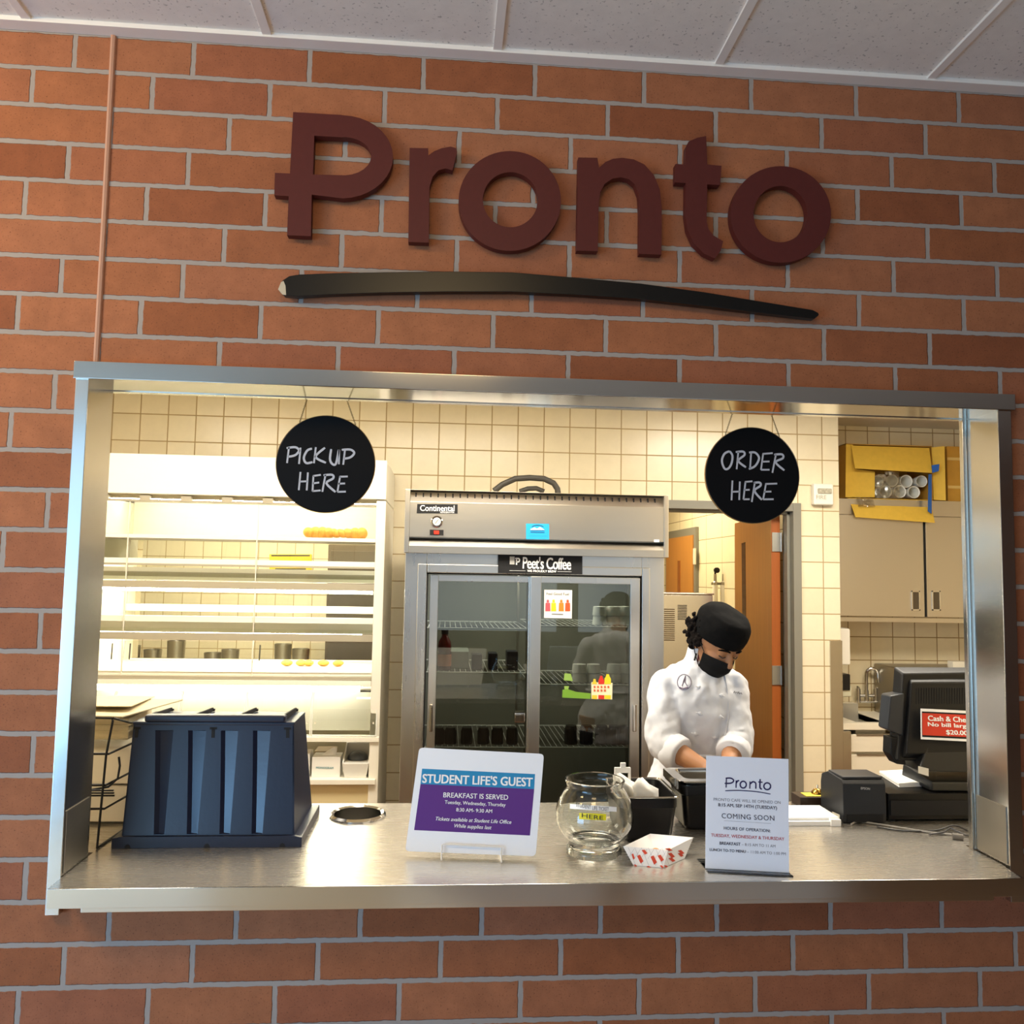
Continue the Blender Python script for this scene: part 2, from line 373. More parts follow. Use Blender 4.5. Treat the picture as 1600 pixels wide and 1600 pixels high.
# ================================================================== THE SETTING
M_ceil = mat('ceiling_tile', (236, 232, 226), .9, noise=.04, nscale=30)
def speckle(m):
    N = m.node_tree.nodes; L = m.node_tree.links; b = N['Principled BSDF']
    tc = N.new('ShaderNodeTexCoord'); v = N.new('ShaderNodeTexNoise'); v.inputs['Scale'].default_value = 110; v.inputs['Detail'].default_value = 2; L.new(tc.outputs['Object'], v.inputs[0])
    r = N.new('ShaderNodeMapRange'); L.new(v.outputs[0], r.inputs[0]); r.inputs[1].default_value = .645; r.inputs[2].default_value = .69; r.inputs[3].default_value = 1; r.inputs[4].default_value = .62
    src = b.inputs['Base Color'].links[0].from_socket
    mx = N.new('ShaderNodeMix'); mx.data_type = 'RGBA'; mx.blend_type = 'MULTIPLY'; mx.inputs[0].default_value = 1; L.new(src, mx.inputs[6]); L.new(r.outputs[0], mx.inputs[7]); L.new(mx.outputs[2], b.inputs['Base Color'])
speckle(M_ceil)
M_tbar = mat('ceiling_grid_paint', (240, 236, 230), .5)
OX0, OX1, OZ0, OZ1 = .075, 2.53, .90, 2.195        # opening in the brick wall
b = MB(); FZ = 3.156
b.box(-3.2, OX0, 0, .11, 0, FZ).box(OX1, 5.2, 0, .11, 0, FZ).box(OX0, OX1, 0, .11, OZ1, FZ).box(OX0, OX1, 0, .11, 0, OZ0)
struct('wall_front', b, M_brick, smooth=False)
M_plaster = mat('kitchen_paint', (232, 224, 204), .6)
# caulked movement joint in the brickwork
p0, p1 = at(178, 55, 0), at(150, 572, 0)
struct('trim_1', MB().tube([(p0.x, -.001, 3.11), ((p0.x + p1.x) / 2 + .001, -.001, 2.6), (p1.x, -.001, 2.19)], .0075, 8), mat('brown_caulk', (190, 146, 122), .7))
# suspended ceiling of the dining room
CH = 3.11
b = MB(); b.box(-6.2, 6.2, -6.2, .0, CH + .006, CH + .03)
struct('ceiling', b, M_ceil, smooth=False)
for i in range(-8, 9):
    x = 1.113 + .6096 * i
    struct('trim_2' if i == -8 else 'trim_2', MB().box(x - .012, x + .012, -6.2, -.03, CH - .001, CH + .02, .001), M_tbar)
struct('trim_3', MB().box(-6.2, 6.2, -.042, .0, CH - .006, CH + .02, .002), M_tbar)
for yy in (-1.27, -2.49, -3.71, -4.93): struct('trim_4', MB().box(-6.2, 6.2, yy - .012, yy + .012, CH - .0015, CH + .02), M_tbar)
M_floor = mat('dining_floor', (166, 134, 104), .2, noise=.12, nscale=6)
struct('floor', MB().box(-6.2, 6.2, -6.2, 0, -.05, 0), M_floor, smooth=False)
M_kfloor = mat('quarry_tile_floor', (120, 78, 58), .5, noise=.15, nscale=12)
struct('floor_kitchen', MB().box(-3.2, 5.2, 0, 8.0, -.05, 0), M_kfloor, smooth=False)
M_brown = mat('brown_plaster', (126, 78, 46), .6)
struct('wall_behind', MB().box(-.6, 6.2, -6.3, -6.2, 0, .9).box(-.6, 6.2, -6.3, -6.2, 2.3, CH).box(-.6, .6, -6.3, -6.2, .9, 2.3).box(2.6, 2.9, -6.3, -6.2, .9, 2.3).box(5, 6.2, -6.3, -6.2, .9, 2.3), M_brown, smooth=False)
struct('wall_right', MB().box(6.2, 6.3, -6.3, 0, 0, CH), M_brown, smooth=False)
# kitchen shell
KC = 2.76; BW = 2.6
b = MB(); UX0, UX1, UZ0, UZ1 = -.72, .66, .62, 2.06; DX0, DX1, DZ = 2.13, 3.045, 2.105
b.box(-3.2, UX0, BW, BW + .12, 0, KC).box(UX0, UX1, BW, BW + .12, 0, UZ0).box(UX0, UX1, BW, BW + .12, UZ1, KC)
b.box(UX1, DX0 - .02, BW, BW + .12, 0, KC).box(DX0 - .02, DX1 + .02, BW, BW + .12, DZ + .02, KC).box(DX1 + .02, 3.335, BW, BW + .12, 0, KC)
struct('wall_back', b, M_tile, smooth=False)
b = MB(); b.box(-3.2, OX0 - .06, .1105, .118, 0, KC).box(OX1 + .06, 5.2, .1105, .118, 0, KC).box(OX0 - .06, OX1 + .06, .1105, .118, OZ1 + .04, KC)
struct('wall_kitchen_front', b, M_tile, smooth=False)
struct('wall_kitchen_left', MB().box(-1.35, -1.25, .11, BW, 0, KC), M_tile_y, smooth=False)
struct('wall_kitchen_right', MB().box(5.1, 5.2, .11, 3.3, 0, KC), M_tile_y, smooth=False)
struct('ceiling_kitchen', MB().box(-3.2, 5.2, .11, 8.0, KC, KC + .05), mat('kitchen_ceiling', (226, 220, 206), .7), smooth=False)
AY = 3.15
struct('wall_alcove', MB().box(3.335, 5.2, AY, AY + .1, 0, KC), M_tile_alcove, smooth=False)
struct('wall_alcove_left', MB().box(3.255, 3.335, BW + .12, AY + .1, 0, KC), M_tile_y, smooth=False)
sz = at(1400, 668, AY).z
struct('ceiling_alcove', MB().box(3.335, 5.1, 2.64, AY, sz, sz + .04), M_plaster, smooth=False)
# corridor beyond the open door
struct('wall_corridor_right', MB().box(3.2, 3.25, BW + .12, 7.4, 0, KC), M_block, smooth=False)
struct('wall_corridor_left', MB().box(1.95, 2.05, BW + .12, 7.4, 0, KC), M_block, smooth=False)
struct('wall_corridor_end', MB().box(1.95, 3.25, 7.4, 7.5, 0, KC), M_tile, smooth=False)
# back kitchen seen through the pass-through case
struct('wall_back_kitchen', MB().box(-3.2, 1.95, 5.0, 5.1, 0, KC), M_tile, smooth=False)
struct('wall_back_kitchen_left', MB().box(-3.3, -3.2, BW, 5.1, 0, KC), M_tile_y, smooth=False)
# steel lined serving window
win = struct('window_1', MB().box(OX0, OX1, .1101, .134, OZ1 - .02, OZ1 + .03), M_steel)
JX0, JX1, SZ = .093, 2.516, 2.177
oL, oR = at(118, 590, -.022).x, at(1580, 640, -.022).x
zT = at(800, 597, -.024).z
struct('jamb', MB().box(oL, JX0, -.022, .134, .86, 2.183, .002), M_steel, win)
struct('jamb', MB().box(JX1, oR, -.022, .134, .86, 2.183, .002).box(JX1 - .012, JX1, .118, .136, .95, 2.178, .002), M_steel, win)
struct('head', MB().box(oL - .003, oR + .008, -.03, .134, SZ, 2.222, .002), M_steelh, win)
struct('guard_panel', MB().box(JX0, JX0 + .003, -.014, .118, .957, 1.105, .0012), M_steeld, win)
struct('guard_panel', MB().box(JX1 - .003, JX1, -.014, .112, .957, 1.105, .0012), M_steeld, win)
# doorway and doors
M_wood = mat('oak_door', (176, 118, 54), .3, noise=.10, nscale=5, stretch=(9, 9, .5), coat=.3)
M_wedge = mat('oak_door_edge', (158, 84, 32), .45, noise=.1, nscale=8, stretch=(9, 9, .5))
d1 = struct('door_1', MB().box(DX0 - .05, DX0 + .0, BW - .02, BW + .14, 0, 2.155, .003).box(DX1, 3.094, BW - .02, BW + .14, 0, 2.155, .003).box(DX0, DX1, BW - .02, BW + .14, DZ, 2.155, .003)
            .box(DX1 - .018, DX1, BW + .03, BW + .08, 0, DZ, .002).box(DX0, DX1, BW + .03, BW + .08, DZ - .016, DZ, .002), M_grey)
nA, nB = at(1205, 900, 2.72).x, at(1219, 900, 2.72).x; fA = at(1148, 900, 3.6).x
def leafq(z): return [(nA, 2.72, z), (nB, 2.72, z), (fA + (nB - nA), 3.6, z), (fA, 3.6, z)]
struct('door_leaf', MB().hexa(leafq(.012), leafq(2.095), .002), M_wood, d1)
sh = Vector((fA - nA, .88, 0)).normalized()
pl = Plane((nA, 2.72, 1), -Vector((0, 1, 0)), (0, 0, 1)); pl = Plane((nA, 2.72, 1.), -sh, (0, 0, 1))
struct('vision_panel', pl.patch(MB(), [(1158.5, 849), (1164.5, 847), (1166, 990), (1160, 990)], .001, .003), mat('dark_door_glass', (66, 28, 12), .1), d1)
struct('door_edge', MB().box(nA + .001, nB - .001, 2.717, 2.7195, .013, 2.094), M_wedge, d1)
for py in (848, 1056, 1230):
    h0, h1 = at(1206, py - 16, 2.715), at(1218, py + 14, 2.715)
    struct('hinge', MB().box(h0.x, h1.x + .004, 2.708, 2.7165, h1.z, h0.z, .001).cyl((h1.x + .008, 2.706, h1.z), (h1.x + .008, 2.706, h0.z), .006, 10), mat('hinge_steel', (176, 178, 178), .35, 1.0), d1)
X3 = 3.2
dl, dr = atx(1047, 900, X3).y, atx(1089, 900, X3).y
d2 = struct('door_2', MB().box(X3 - .03, X3, dr - .055, dl + .055, 0, 2.15, .003), M_grey)
struct('door_leaf', MB().box(X3 - .04, X3 - .03, dr, dl, .01, 2.08), mat('far_oak_door', (190, 130, 62), .4, noise=.08, nscale=5, stretch=(9, 9, .5)), d2)
va, vb = atx(1059, 900, X3 - .04).y, atx(1063, 900, X3 - .04).y
struct('vision_panel', MB().box(X3 - .043, X3 - .0395, min(va, vb), max(va, vb), 1.05, 1.86), mat('amber_door_glass', (150, 82, 22), .2), d2)
hy = atx(1086, 900, X3 - .04).y
struct('hinge', MB().box(X3 - .05, X3 - .036, hy - .02, hy + .03, 1.82, 1.96, .002), M_offwhite, d2)
# stainless guard on the wall end beside the alcove
struct('trim_5', MB().box(at(1297, 1000, 2.59).x, 3.338, 2.588, 2.6, 0, at(1305, 1001, 2.59).z, .001).box(3.335, 3.338, 2.588, 3.0, 0, at(1305, 1001, 2.59).z), M_steel)

# ================================================================== ON THE BRICK WALL
M_maroon = mat('maroon_paint', (84, 32, 28), .55, noise=.05, nscale=60, spec=.35)
SY = -.034
def wall_letter(lab, out, holes=()):
    b = MB(); o = [at(x, y, SY) for x, y in out]; hs = [[at(x, y, SY) for x, y in h] for h in holes]
    dd = (0, .024, 0)
    b.prism(o, dd, hs if hs else [])
    c = sum(o, Vector()) / len(o)
    for k in (-.5, .5):            # stand-off studs behind the letter
        q = min(o, key=lambda v: v.z * k)
    ob = b.build('sign_letter', M_maroon, None, angle=30)
    return tag(ob, lab, 'wall sign letter', 'maroon letters of the wall sign')
P_out = [(458, 175)] + [(533, 179.5)] + arc(533, 245, 81, 65, -88, 88, 18) + [(487, 304), (485.5, 369), (448.5, 367.5), (451, 306.5), (428.5, 305), (429.5, 270), (453, 271)]
P_hole = [(491, 212), (535, 214.5)] + arc(536, 244, 44, 30, -85, 85, 12) + [(489, 272.5)]
wall_letter('maroon capital letter with a crossbar stub, first on the brick wall sign', P_out, [P_hole])
wall_letter('maroon lower case letter r on the brick wall sign', [(640, 231), (669, 231.5), (669, 243), (678, 236.5), (690, 231.5), (704, 229), (713, 231.5), (714, 238), (707, 266), (696, 263), (685, 266), (676, 276), (671, 292), (670, 379), (638, 378)])
def ring(lab, cx, cy, rx, ry, hx, hy, ix, iy): wall_letter(lab, arc(cx, cy, rx, ry, 0, 354, 59), [arc(hx, hy, ix, iy, 0, 354, 59)])
ring('maroon round letter o on the wall sign, left of the letter n', 796.5, 314, 80, 78, 797.5, 312, 43, 43)
wall_letter('maroon lower case letter n on the brick wall sign', [(903.5, 246), (933.5, 246.5), (936, 262), (946, 253), (958, 248), (972, 246.5), (990, 249), (1007, 257), (1022, 274), (1031, 296), (1034, 325), (1033.5, 398), (999, 396.5)] + [(999.5, 330), (998, 304)] + [(992, 288), (982, 279.5), (970, 277), (957, 279), (945, 287), (938, 300), (935.5, 320)] + [(934, 392.5), (901, 391.5)])
wall_letter('maroon lower case letter t on the brick wall sign', [(1072, 229), (1076, 221), (1090, 215), (1103.5, 212.5), (1105, 257), (1127.5, 259), (1125, 289), (1105, 288), (1104, 345), (1107, 358), (1115, 368), (1130, 377), (1126, 392), (1117, 404), (1100, 396), (1084, 380), (1074, 358), (1071, 335), (1071.5, 286), (1055, 285), (1055.5, 256), (1071, 257)])
ring('maroon round letter o at the right end of the wall sign', 1220, 335, 78.5, 75.5, 1219.5, 334.5, 42, 44)
M_swoosh = mat('black_gloss_paint', (13, 12, 11), .33, spec=.35, noise=.2, nscale=200)
sw = [(434.5, 452), (441, 438), (452, 431), (468, 428.5), (520, 426.5), (600, 425), (700, 423.8), (800, 425), (900, 433.5), (1000, 442.5), (1100, 456), (1200, 472.5), (1270, 484), (1279, 488.5), (1280, 492), (1273, 498), (1200, 490), (1100, 478), (1000, 467), (900, 460.5), (800, 456), (700, 456), (600, 457.5), (520, 460), (465, 463), (444, 461.5)]
so = MB().prism([at(x, y, SY) for x, y in sw], (0, .022, 0), bev=.002).build('sign_underline', M_swoosh, None)
tag(so, 'long black brush stroke shape under the maroon wall letters', 'wall sign underline')
tp = [(434.5, 452), (439, 441), (443, 439), (446, 446), (447, 461), (441, 460)]
t2 = MB().prism([at(x, y, SY - .001) for x, y in tp], (0, .002, 0)).build('bare_tip', mat('bare_foam', (196, 184, 160), .8), so, label='bare pale tip')

# ================================================================== THE SERVING COUNTER
CT = .95
cnt = thing('serving_counter', (1.3, .25, 0), 'brushed stainless steel serving counter along the window opening', 'counter')
CFL, CFR, CF, CB = .096, 2.492, -.1, .624
hole = [(.752 + .074 * math.cos(a * PI / 16), .487 + .074 * math.sin(a * PI / 16), CT - .028) for a in range(32)]
MB().prism([(CFL, CF + .004, CT - .028), (CFR, CF + .004, CT - .028), (2.51, -.0, CT - .028), (2.51, .16, CT - .028), (2.9, .16, CT - .028), (2.9, CB, CT - .028), (-.42, CB, CT - .028), (-.42, .16, CT - .028), (.095, .16, CT - .028), (.095, 0, CT - .028)], (0, 0, .028), [hole]).build('countertop', M_counter, cnt, angle=30)
MB().box(CFL, CFR + .01, CF, CF + .0038, CT - .045, CT, .0012).box(CFL, CFL + .012, CF + .01, -.022, CT - .045, CT - .001, .001).box(CFR, CFR + .012, CF + .01, -.022, CT - .045, CT - .001, .001).build('front_edge', M_steelh, cnt)
MB().box(.16, 2.44, -.065, -.001, CT - .068, CT - .046, .0015).build('under_rail', M_steelh, cnt)
MB().box(-.40, 2.88, .18, .2, .0, CT - .03).box(-.40, 2.88, .58, .6, .0, CT - .03).build('base_cabinet', M_steeld, cnt)
b = MB().lathe((.752, .487, CT), [(.072, -.03), (.072, .006), (.080, .010), (.087, .004), (.087, .0005), (.074, .0005), (.0735, -.03)], 40, closed=True)
rg = b.build('waste_chute_ring', M_chrome, None); tag(rg, 'round polished steel chute ring set in the countertop right of the black bin', 'chute ring')
MB().lathe((.752, .487, CT), [(.0735, -.10), (.0735, -.03), (.0725, -.03), (.0725, -.098), (.001, -.098), (.001, -.10)], 32, closed=True).build('chute_tube', M_steel, rg)

# ------------------------------------------------------------------ round hanging signs
M_chalk = mat('chalk_pen', (196, 198, 206), .8)
M_brass = mat('antique_chain', (96, 82, 44), .4, .8)
M_board = mat('chalk_board', (7, 8, 11), .5, spec=.18)
def round_sign(cx, cy, rpx, strokes, chains, lab, org, sc, w):
    y = .15; c = at(cx, cy, y); r = (at(cx + rpx, cy, y) - at(cx - rpx, cy, y)).length / 2
    t = thing('hanging_sign', c, lab, 'hanging sign', 'round black signs hung from the window head')
    MB().lathe(c, [(.001, -.004), (r - .002, -.004), (r, -.002), (r, .003), (r - .002, .005), (.001, .005)], 72, axis='y').build('board', M_board, t)
    MB().lathe(c + Vector((0, .001, 0)), [(r, -.002), (r + .0016, -.002), (r + .0016, .0052), (r, .0052)], 72, closed=True, axis='y').build('edge_band', mat('wood_edge', (150, 118, 70), .6), t)
    P = Plane(c + Vector((0, -.004, 0)), (1, 0, 0), (0, 0, 1)); b = MB()
    for s in strokes: P.stroke(b, [(org[0] + x / sc, org[1] + yy / sc) for x, yy in s], w)
    b.build('lettering', M_chalk, t, smooth=False, label='white handwritten lettering')
    for (ax, ay), (bx, by) in chains:
        A, B = at(ax, ay, y + .006), at(bx, by, y + .006); B = B + (B - A) * .5; b = MB(); n = int((B - A).length / .0042)
        dv = (B - A).normalized(); sd = dv.cross(Vector((0, 1, 0))).normalized()
        for i in range(n):
            p = A + (B - A) * (i + .5) / n; s2 = sd if i % 2 else Vector((0, 1, 0))
            ringp = [p + dv * .0032 * math.cos(a * PI / 4) + s2 * .0019 * math.sin(a * PI / 4) for a in range(8)]
            b.tube(ringp, .0006, 4, closed=True)
        b.build('chain', M_brass, t, label='fine metal chain')
    MB().box(at(chains[0][1][0], 600, y).x - .02, at(chains[1][1][0], 600, y).x + .02, .135, y + .012, 2.205, 2.222, .002).build('hanger_bar', M_steel, t)
round_sign(509, 725, 77, [[(1044, 370), (1036, 436)], [(1034, 374), (1070, 370), (1086, 384), (1070, 403), (1040, 410)], [(1092, 372), (1086, 440)], [(1140, 376), (1120, 384), (1106, 414), (1116, 436), (1142, 432)],
    [(1156, 370), (1148, 437)], [(1194, 372), (1155, 410), (1198, 435)], [(1220, 378), (1215, 420), (1225, 440), (1240, 438), (1252, 380)], [(1253, 380), (1252, 441)], [(1277, 384), (1270, 443)], [(1264, 381), (1300, 380), (1316, 394), (1300, 412), (1274, 418)],
    [(1092, 473), (1085, 549)], [(1123, 475), (1118, 550)], [(1090, 513), (1120, 512)], [(1146, 489), (1142, 554)], [(1145, 490), (1177, 485)], [(1144, 521), (1170, 517)], [(1142, 553), (1176, 550)],
    [(1196, 485), (1183, 556)], [(1188, 487), (1224, 485), (1228, 500), (1200, 520), (1238, 557)], [(1257, 492), (1246, 556)], [(1255, 493), (1289, 492)], [(1250, 522), (1278, 521)], [(1246, 556), (1281, 555)]],
    [((468, 661), (479, 626)), ((556, 665), (543, 628))], 'round black sign reading PICK UP HERE hanging from the window head', (60, 560), 2.6667, .0062)
round_sign(1175.4, 742.6, 73, [[(600, 425), (560, 445), (540, 500), (560, 560), (590, 560), (615, 520), (622, 460), (600, 425)], [(668, 428), (655, 566)], [(648, 432), (705, 428), (716, 455), (668, 500), (728, 551)], [(768, 436), (760, 560)], [(752, 436), (800, 436), (830, 480), (800, 540), (750, 564)],
    [(862, 445), (845, 571)], [(858, 446), (937, 440)], [(855, 507), (912, 505)], [(845, 570), (912, 570)], [(962, 450), (934, 594)], [(948, 452), (1010, 450), (1016, 480), (960, 512), (1028, 575)],
    [(622, 654), (615, 808)], [(680, 662), (675, 806)], [(620, 742), (680, 740)], [(724, 664), (708, 802)], [(720, 665), (778, 660)], [(715, 728), (757, 726)], [(708, 801), (757, 800)], [(797, 668), (773, 822)], [(788, 672), (835, 670), (841, 695), (795, 735), (852, 805)],
    [(884, 680), (862, 802)], [(880, 681), (972, 678)], [(870, 742), (926, 740)], [(862, 801), (944, 800)]],
    [((1133, 680), (1144, 647)), ((1218, 683), (1206, 650))], 'round black sign reading ORDER HERE hanging above the chef', (1020, 620), 5.0, .0062)
# ================================================================== THINGS ON THE COUNTER
M_bin = mat('bin_plastic', (9, 20, 46), .33, bump=.06, bscale=90, spec=.8)  # black plastic; the blue window reflection is put into the base colour
# ---- black lid and cup organiser, back to the viewer
org = thing('lid_organizer', (.38, .35, CT), 'black ribbed plastic lid organizer standing at the left end of the counter', 'organizer')
zb, zt = CT + .022, at(335, 1131, .25).z
yb, yt, yB, yBt = .2, .26, .50, .44
bl, br = at(190, 1306, yb).x, at(460, 1304, yb).x
tl, tr = at(209, 1132, yt).x, at(459.5, 1127, yt).x
def binp(px0, px1, t, dep=0.0):
    'point on the sloping front: fraction across at the base / top, t up, pushed in by dep'
    x = (bl + (br - bl) * px0) * (1 - t) + (tl + (tr - tl) * px1) * t
    return Vector((x, yb + (yt - yb) * t + dep, zb + (zt - zb) * t))
def frac_b(px): return (px - 190) / 270
def frac_t(px): return (px - 209) / 250.5
grooves = []
for g0, g1, s_t, s_b in (((430, 458), 0, 550, 485), ((645, 670), 0, 765, 700), ((860, 885), 0, 975, 915), ((1072, 1098), 0, 1190, 1130)):
    grooves.append((140 + g0[0] / 4.21, 140 + g0[1] / 4.21, 140 + s_t / 4.21, 140 + s_b / 4.21))
def bin_row(t, flat):
    row = [binp(0, 0, t)]
    for a, c, st, sb in grooves:
        shift = -2.5 * (1 - t)
        D = 0 if flat else .007
        row += [binp(frac_b(a + shift), frac_t(a), t), binp(frac_b(c + shift), frac_t(c), t, D), binp(frac_b(sb), frac_t(st), t, D * .12), binp(frac_b(sb + 1.2), frac_t(st + 1.2), t, 0)]
    row.append(binp(1, 1, t)); return row
b = MB(); rows = [bin_row(t, f) for t, f in ((0, True), (.035, True), (.04, False), (.3, False), (.6, False), (.93, False), (.935, True), (1, True))]
vr = [[b.b.verts.new(p) for p in r] for r in rows]
for r0, r1 in zip(vr, vr[1:]):
    for i in range(len(r0) - 1): b.b.faces.new((r0[i], r0[i + 1], r1[i + 1], r1[i]))
# sides, top and inner skin
for s, (x0, x1) in ((-1, (bl, tl)), (1, (br, tr))):
    b.hexa([(x0, yb, zb), (x0, yB, zb), (x1, yBt, zt), (x1, yt, zt)], [(x0 - s * .004, yb, zb), (x0 - s * .004, yB, zb), (x1 - s * .004, yBt, zt), (x1 - s * .004, yt, zt)])
b.hexa([(bl, yb + .024, zb), (br, yb + .024, zb), (tr, yt + .024, zt), (tl, yt + .024, zt)], [(bl, yb + .028, zb), (br, yb + .028, zb), (tr, yt + .028, zt), (tl, yt + .028, zt)])
b.hexa([(tl - .002, yt - .003, zt - .006), (tr + .002, yt - .003, zt - .006), (tr + .002, yBt, zt - .006), (tl - .002, yBt, zt - .006)], [(tl - .002, yt - .003, zt + .004), (tr + .002, yt - .003, zt + .004), (tr + .002, yBt, zt + .004), (tl - .002, yBt, zt + .004)], .003)
b.build('body', M_bin, org, angle=25)
f0, f1 = atz(176, 1324, CT).x, atz(471, 1324, CT).x
b = MB()
out = [(f0, yb - .012, CT), (f1, yb - .012, CT), (f1, yb - .012, CT + .026), (f1 - .012, yb - .012, CT + .028), (br + .004, yb - .012, CT + .03), (bl - .004, yb - .012, CT + .03), (f0 + .012, yb - .012, CT + .028), (f0, yb - .012, CT + .026)]
b.prism(out, (0, .014, 0), bev=.001)
b.box(br - .004, f1, yb, yB + .015, CT, CT + .027, .003).box(f0, bl + .004, yb, yB + .015, CT, CT + .027, .003)
b.build('base_flange', M_bin, org)
for px in (199, 323, 441):
    b = MB(); q = at(px, 1322, yb - .013); b.prism([(q.x + .008 * math.cos(a * PI / 6), yb - .0125, CT + .0004 + .011 * math.sin(a * PI / 6)) for a in range(7)], (0, .002, 0)); b.build('cable_notch', M_blackm, org)
la, lb_ = at(226, 1124, yt - .01), at(446, 1124, yt - .01)
b = MB().box(la.x, lb_.x, yt - .014, yt + .02, zt + .004, zt + .024, .006, 3); b.build('top_lip', M_bin, org)
for fx0, fx1 in ((233, 263), (303, 328), (374, 396), (443, 459)):
    a0 = at(fx0, 1117, yt + .01); a1 = at(fx1, 1107, yBt - .02)
    b = MB(); z0 = zt + .005
    b.hexa([(a0.x, yt + .012, z0), (a1.x, yBt, z0), (a1.x, yBt, a1.z), (a0.x, yt + .012, a0.z + .002)], [(a0.x + .006, yt + .012, z0), (a1.x + .006, yBt, z0), (a1.x + .006, yBt, a1.z), (a0.x + .006, yt + .012, a0.z + .002)], .001)
    b.box(a1.x - .004, a1.x + .010, yBt - .006, yBt + .004, z0, a1.z - .004, .001)
    b.build('divider_fin', M_blackm, org)
for px in (215, 333, 449.5):
    t = .93; b = MB()
    for w, h0, h1 in ((.0045, .87, .955), (.010, .945, .965)):
        fx = frac_t(px); c0, c1 = binp(fx, fx, h0, -.001), binp(fx, fx, h1, -.001)
        b.hexa([c0 + Vector((-w, 0, 0)), c0 + Vector((w, 0, 0)), c1 + Vector((w, 0, 0)), c1 + Vector((-w, 0, 0))], [c0 + Vector((-w, .003, 0)), c0 + Vector((w, .003, 0)), c1 + Vector((w, .003, 0)), c1 + Vector((-w, .003, 0))])
    b.build('hook_slot', M_blackm, org)
for k, (gx, gy) in enumerate(((225, 1232), (213, 1248), (275, 1237), (382, 1241), (388, 1265), (350, 1200))):
    pass
# ---- wire rack with its load at the far left
rk = thing('wire_rack', (.05, .35, CT), 'black wire rack on the counter beside the left window jamb', 'rack')
def wirepath(name, pts, r=.0032): MB().tube(pts, r, 8).build(name, M_wire, rk)
F = Vector((.094, .185, CT + .003)); zr = at(158, 1122, .2).z
zA, zB_, zC, zD = at(155, 1178, .2).z, at(150, 1226, .2).z, at(148, 1263, .2).z, at(165, 1190, .2).z
wirepath('front_post', [F, (.103, .19, zA), (.112, .2, zr - .006), (.108, .2, zr), (-.12, .22, zr)])
wirepath('top_rail', [(.112, .2, zr), (.125, .3, zr - .03), (.13, .56, zr - .055)])
wirepath('foot_rail', [F, (.105, .4, CT + .003), (.105, .58, CT + .003)])
wirepath('rear_post', [(.105, .58, CT + .003), (.118, .575, zr - .06)])
for zz in (zB_, zC):
    wirepath('side_rail', [(-.16, .195, zz), (.104, .195, zz), (.116, .34, zz), (.122, .57, zz)])
wirepath('hook', [(.118, .24, zD + .004), (.122, .24, zD - .02), (.12, .235, zB_ + .008), (.10, .225, zB_ - .012), (.04, .21, zB_ - .02)])
for k in range(3): wirepath('shelf_wire', [(-.16, .21 + .02 * k, zB_ - .018 - .012 * k), (.108 + .006 * (2 - k), .21 + .02 * k, zB_ - .018 - .012 * k)], .0025)
wirepath('side_rail', [(-.16, .2, zA), (.106, .2, zA), (.12, .42, zA)])
M_news = mat('aged_paper', (206, 192, 158), .8, noise=.08, nscale=40)
b = MB(); b.box(-.12, .098, .36, .55, zA + .006, zr - .028, .004)
for k in range(6): b.box(-.118, .099 + .002 * (k % 3), .352, .556, zA + .012 + k * .018, zA + .014 + k * .018)
pb = b.build('paper_sheaf', M_news, None); tag(pb, 'stack of cream paper bags lying in the black wire rack', 'paper bags')
nz = zr - .012; fl = MB().hexa([(-.1, .3, nz), (.10, .3, nz - .004), (.20, .52, nz + .012), (.0, .54, nz + .012)], [(-.1, .3, nz + .004), (.10, .3, nz), (.20, .52, nz + .016), (.0, .54, nz + .016)], .001).build('paper_sheet', M_news, None)
tag(fl, 'loose cream paper sheet on top of the bag stack at far left', 'paper sheet')
M_carton = mat('white_carton', (226, 218, 204), .6)
bxs = thing('carton', (.0, .48, CT), 'white carton under the wire rack, behind the black organizer', 'box')
MB().box(-.18, .098, .405, .55, CT + .008, zB_ - .055, .003).build('box', M_carton, bxs)
bx2 = MB(); bx2.hexa([(-.18, .40, zB_ - .050), (.098, .40, zB_ - .050), (.098, .55, zB_ - .050), (-.18, .55, zB_ - .050)], [(-.18, .42, zA - .03), (.09, .43, zA - .03), (.09, .55, zA - .012), (-.18, .55, zA - .012)], .012)
tag(bx2.build('plastic_bag', mat('white_plastic_bag', (238, 230, 216), .35, bump=.5, bscale=14), None), 'white plastic bag lying on the carton inside the wire rack', 'bag')

# ---- breakfast sign in an easel
Lb, Rb = atz(633, 1331, CT + .012), atz(838, 1338, CT + .012)
Tl = at(655, 1168, Lb.y + .085)
P1 = Plane(Lb, Rb - Lb, Tl - Lb)
s1 = thing('tabletop_sign', (Lb + Rb) / 2 - Vector((0, 0, .012)), 'white sign with a blue and purple STUDENT LIFE notice in a wire easel', 'sign')
cs = [(655, 1168), (850, 1178), (837, 1338), (633, 1330)]
def rounded(P, cs, r):
    pts = []
    Q = [P.hit(*c) for c in cs]
    for i, c in enumerate(Q):
        a, d = Q[i - 1], Q[(i + 1) % 4]; ua, ud = (a - c).normalized(), (d - c).normalized()
        for k in range(6):
            t = k / 5; pts.append(c + ua * r * (1 - t) ** 2 + ud * r * t ** 2)
    return pts
MB().prism(rounded(P1, cs, .012), -P1.n * .004).build('board', mat('white_acrylic', (246, 248, 252), .25), s1)
b = MB(); P1.patch(b, [(659.5, 1201), (836, 1209.5), (834.7, 1233), (657, 1225)]); b.build('blue_band', mat('cyan_print', (22, 138, 190), .4), s1, smooth=False, label='bright blue printed band')
b = MB(); P1.patch(b, [(657, 1225), (834.7, 1233), (828, 1305.5), (647, 1297)]); b.build('purple_panel', mat('purple_print', (88, 38, 128), .4), s1, smooth=False, label='purple printed panel')
b = MB()
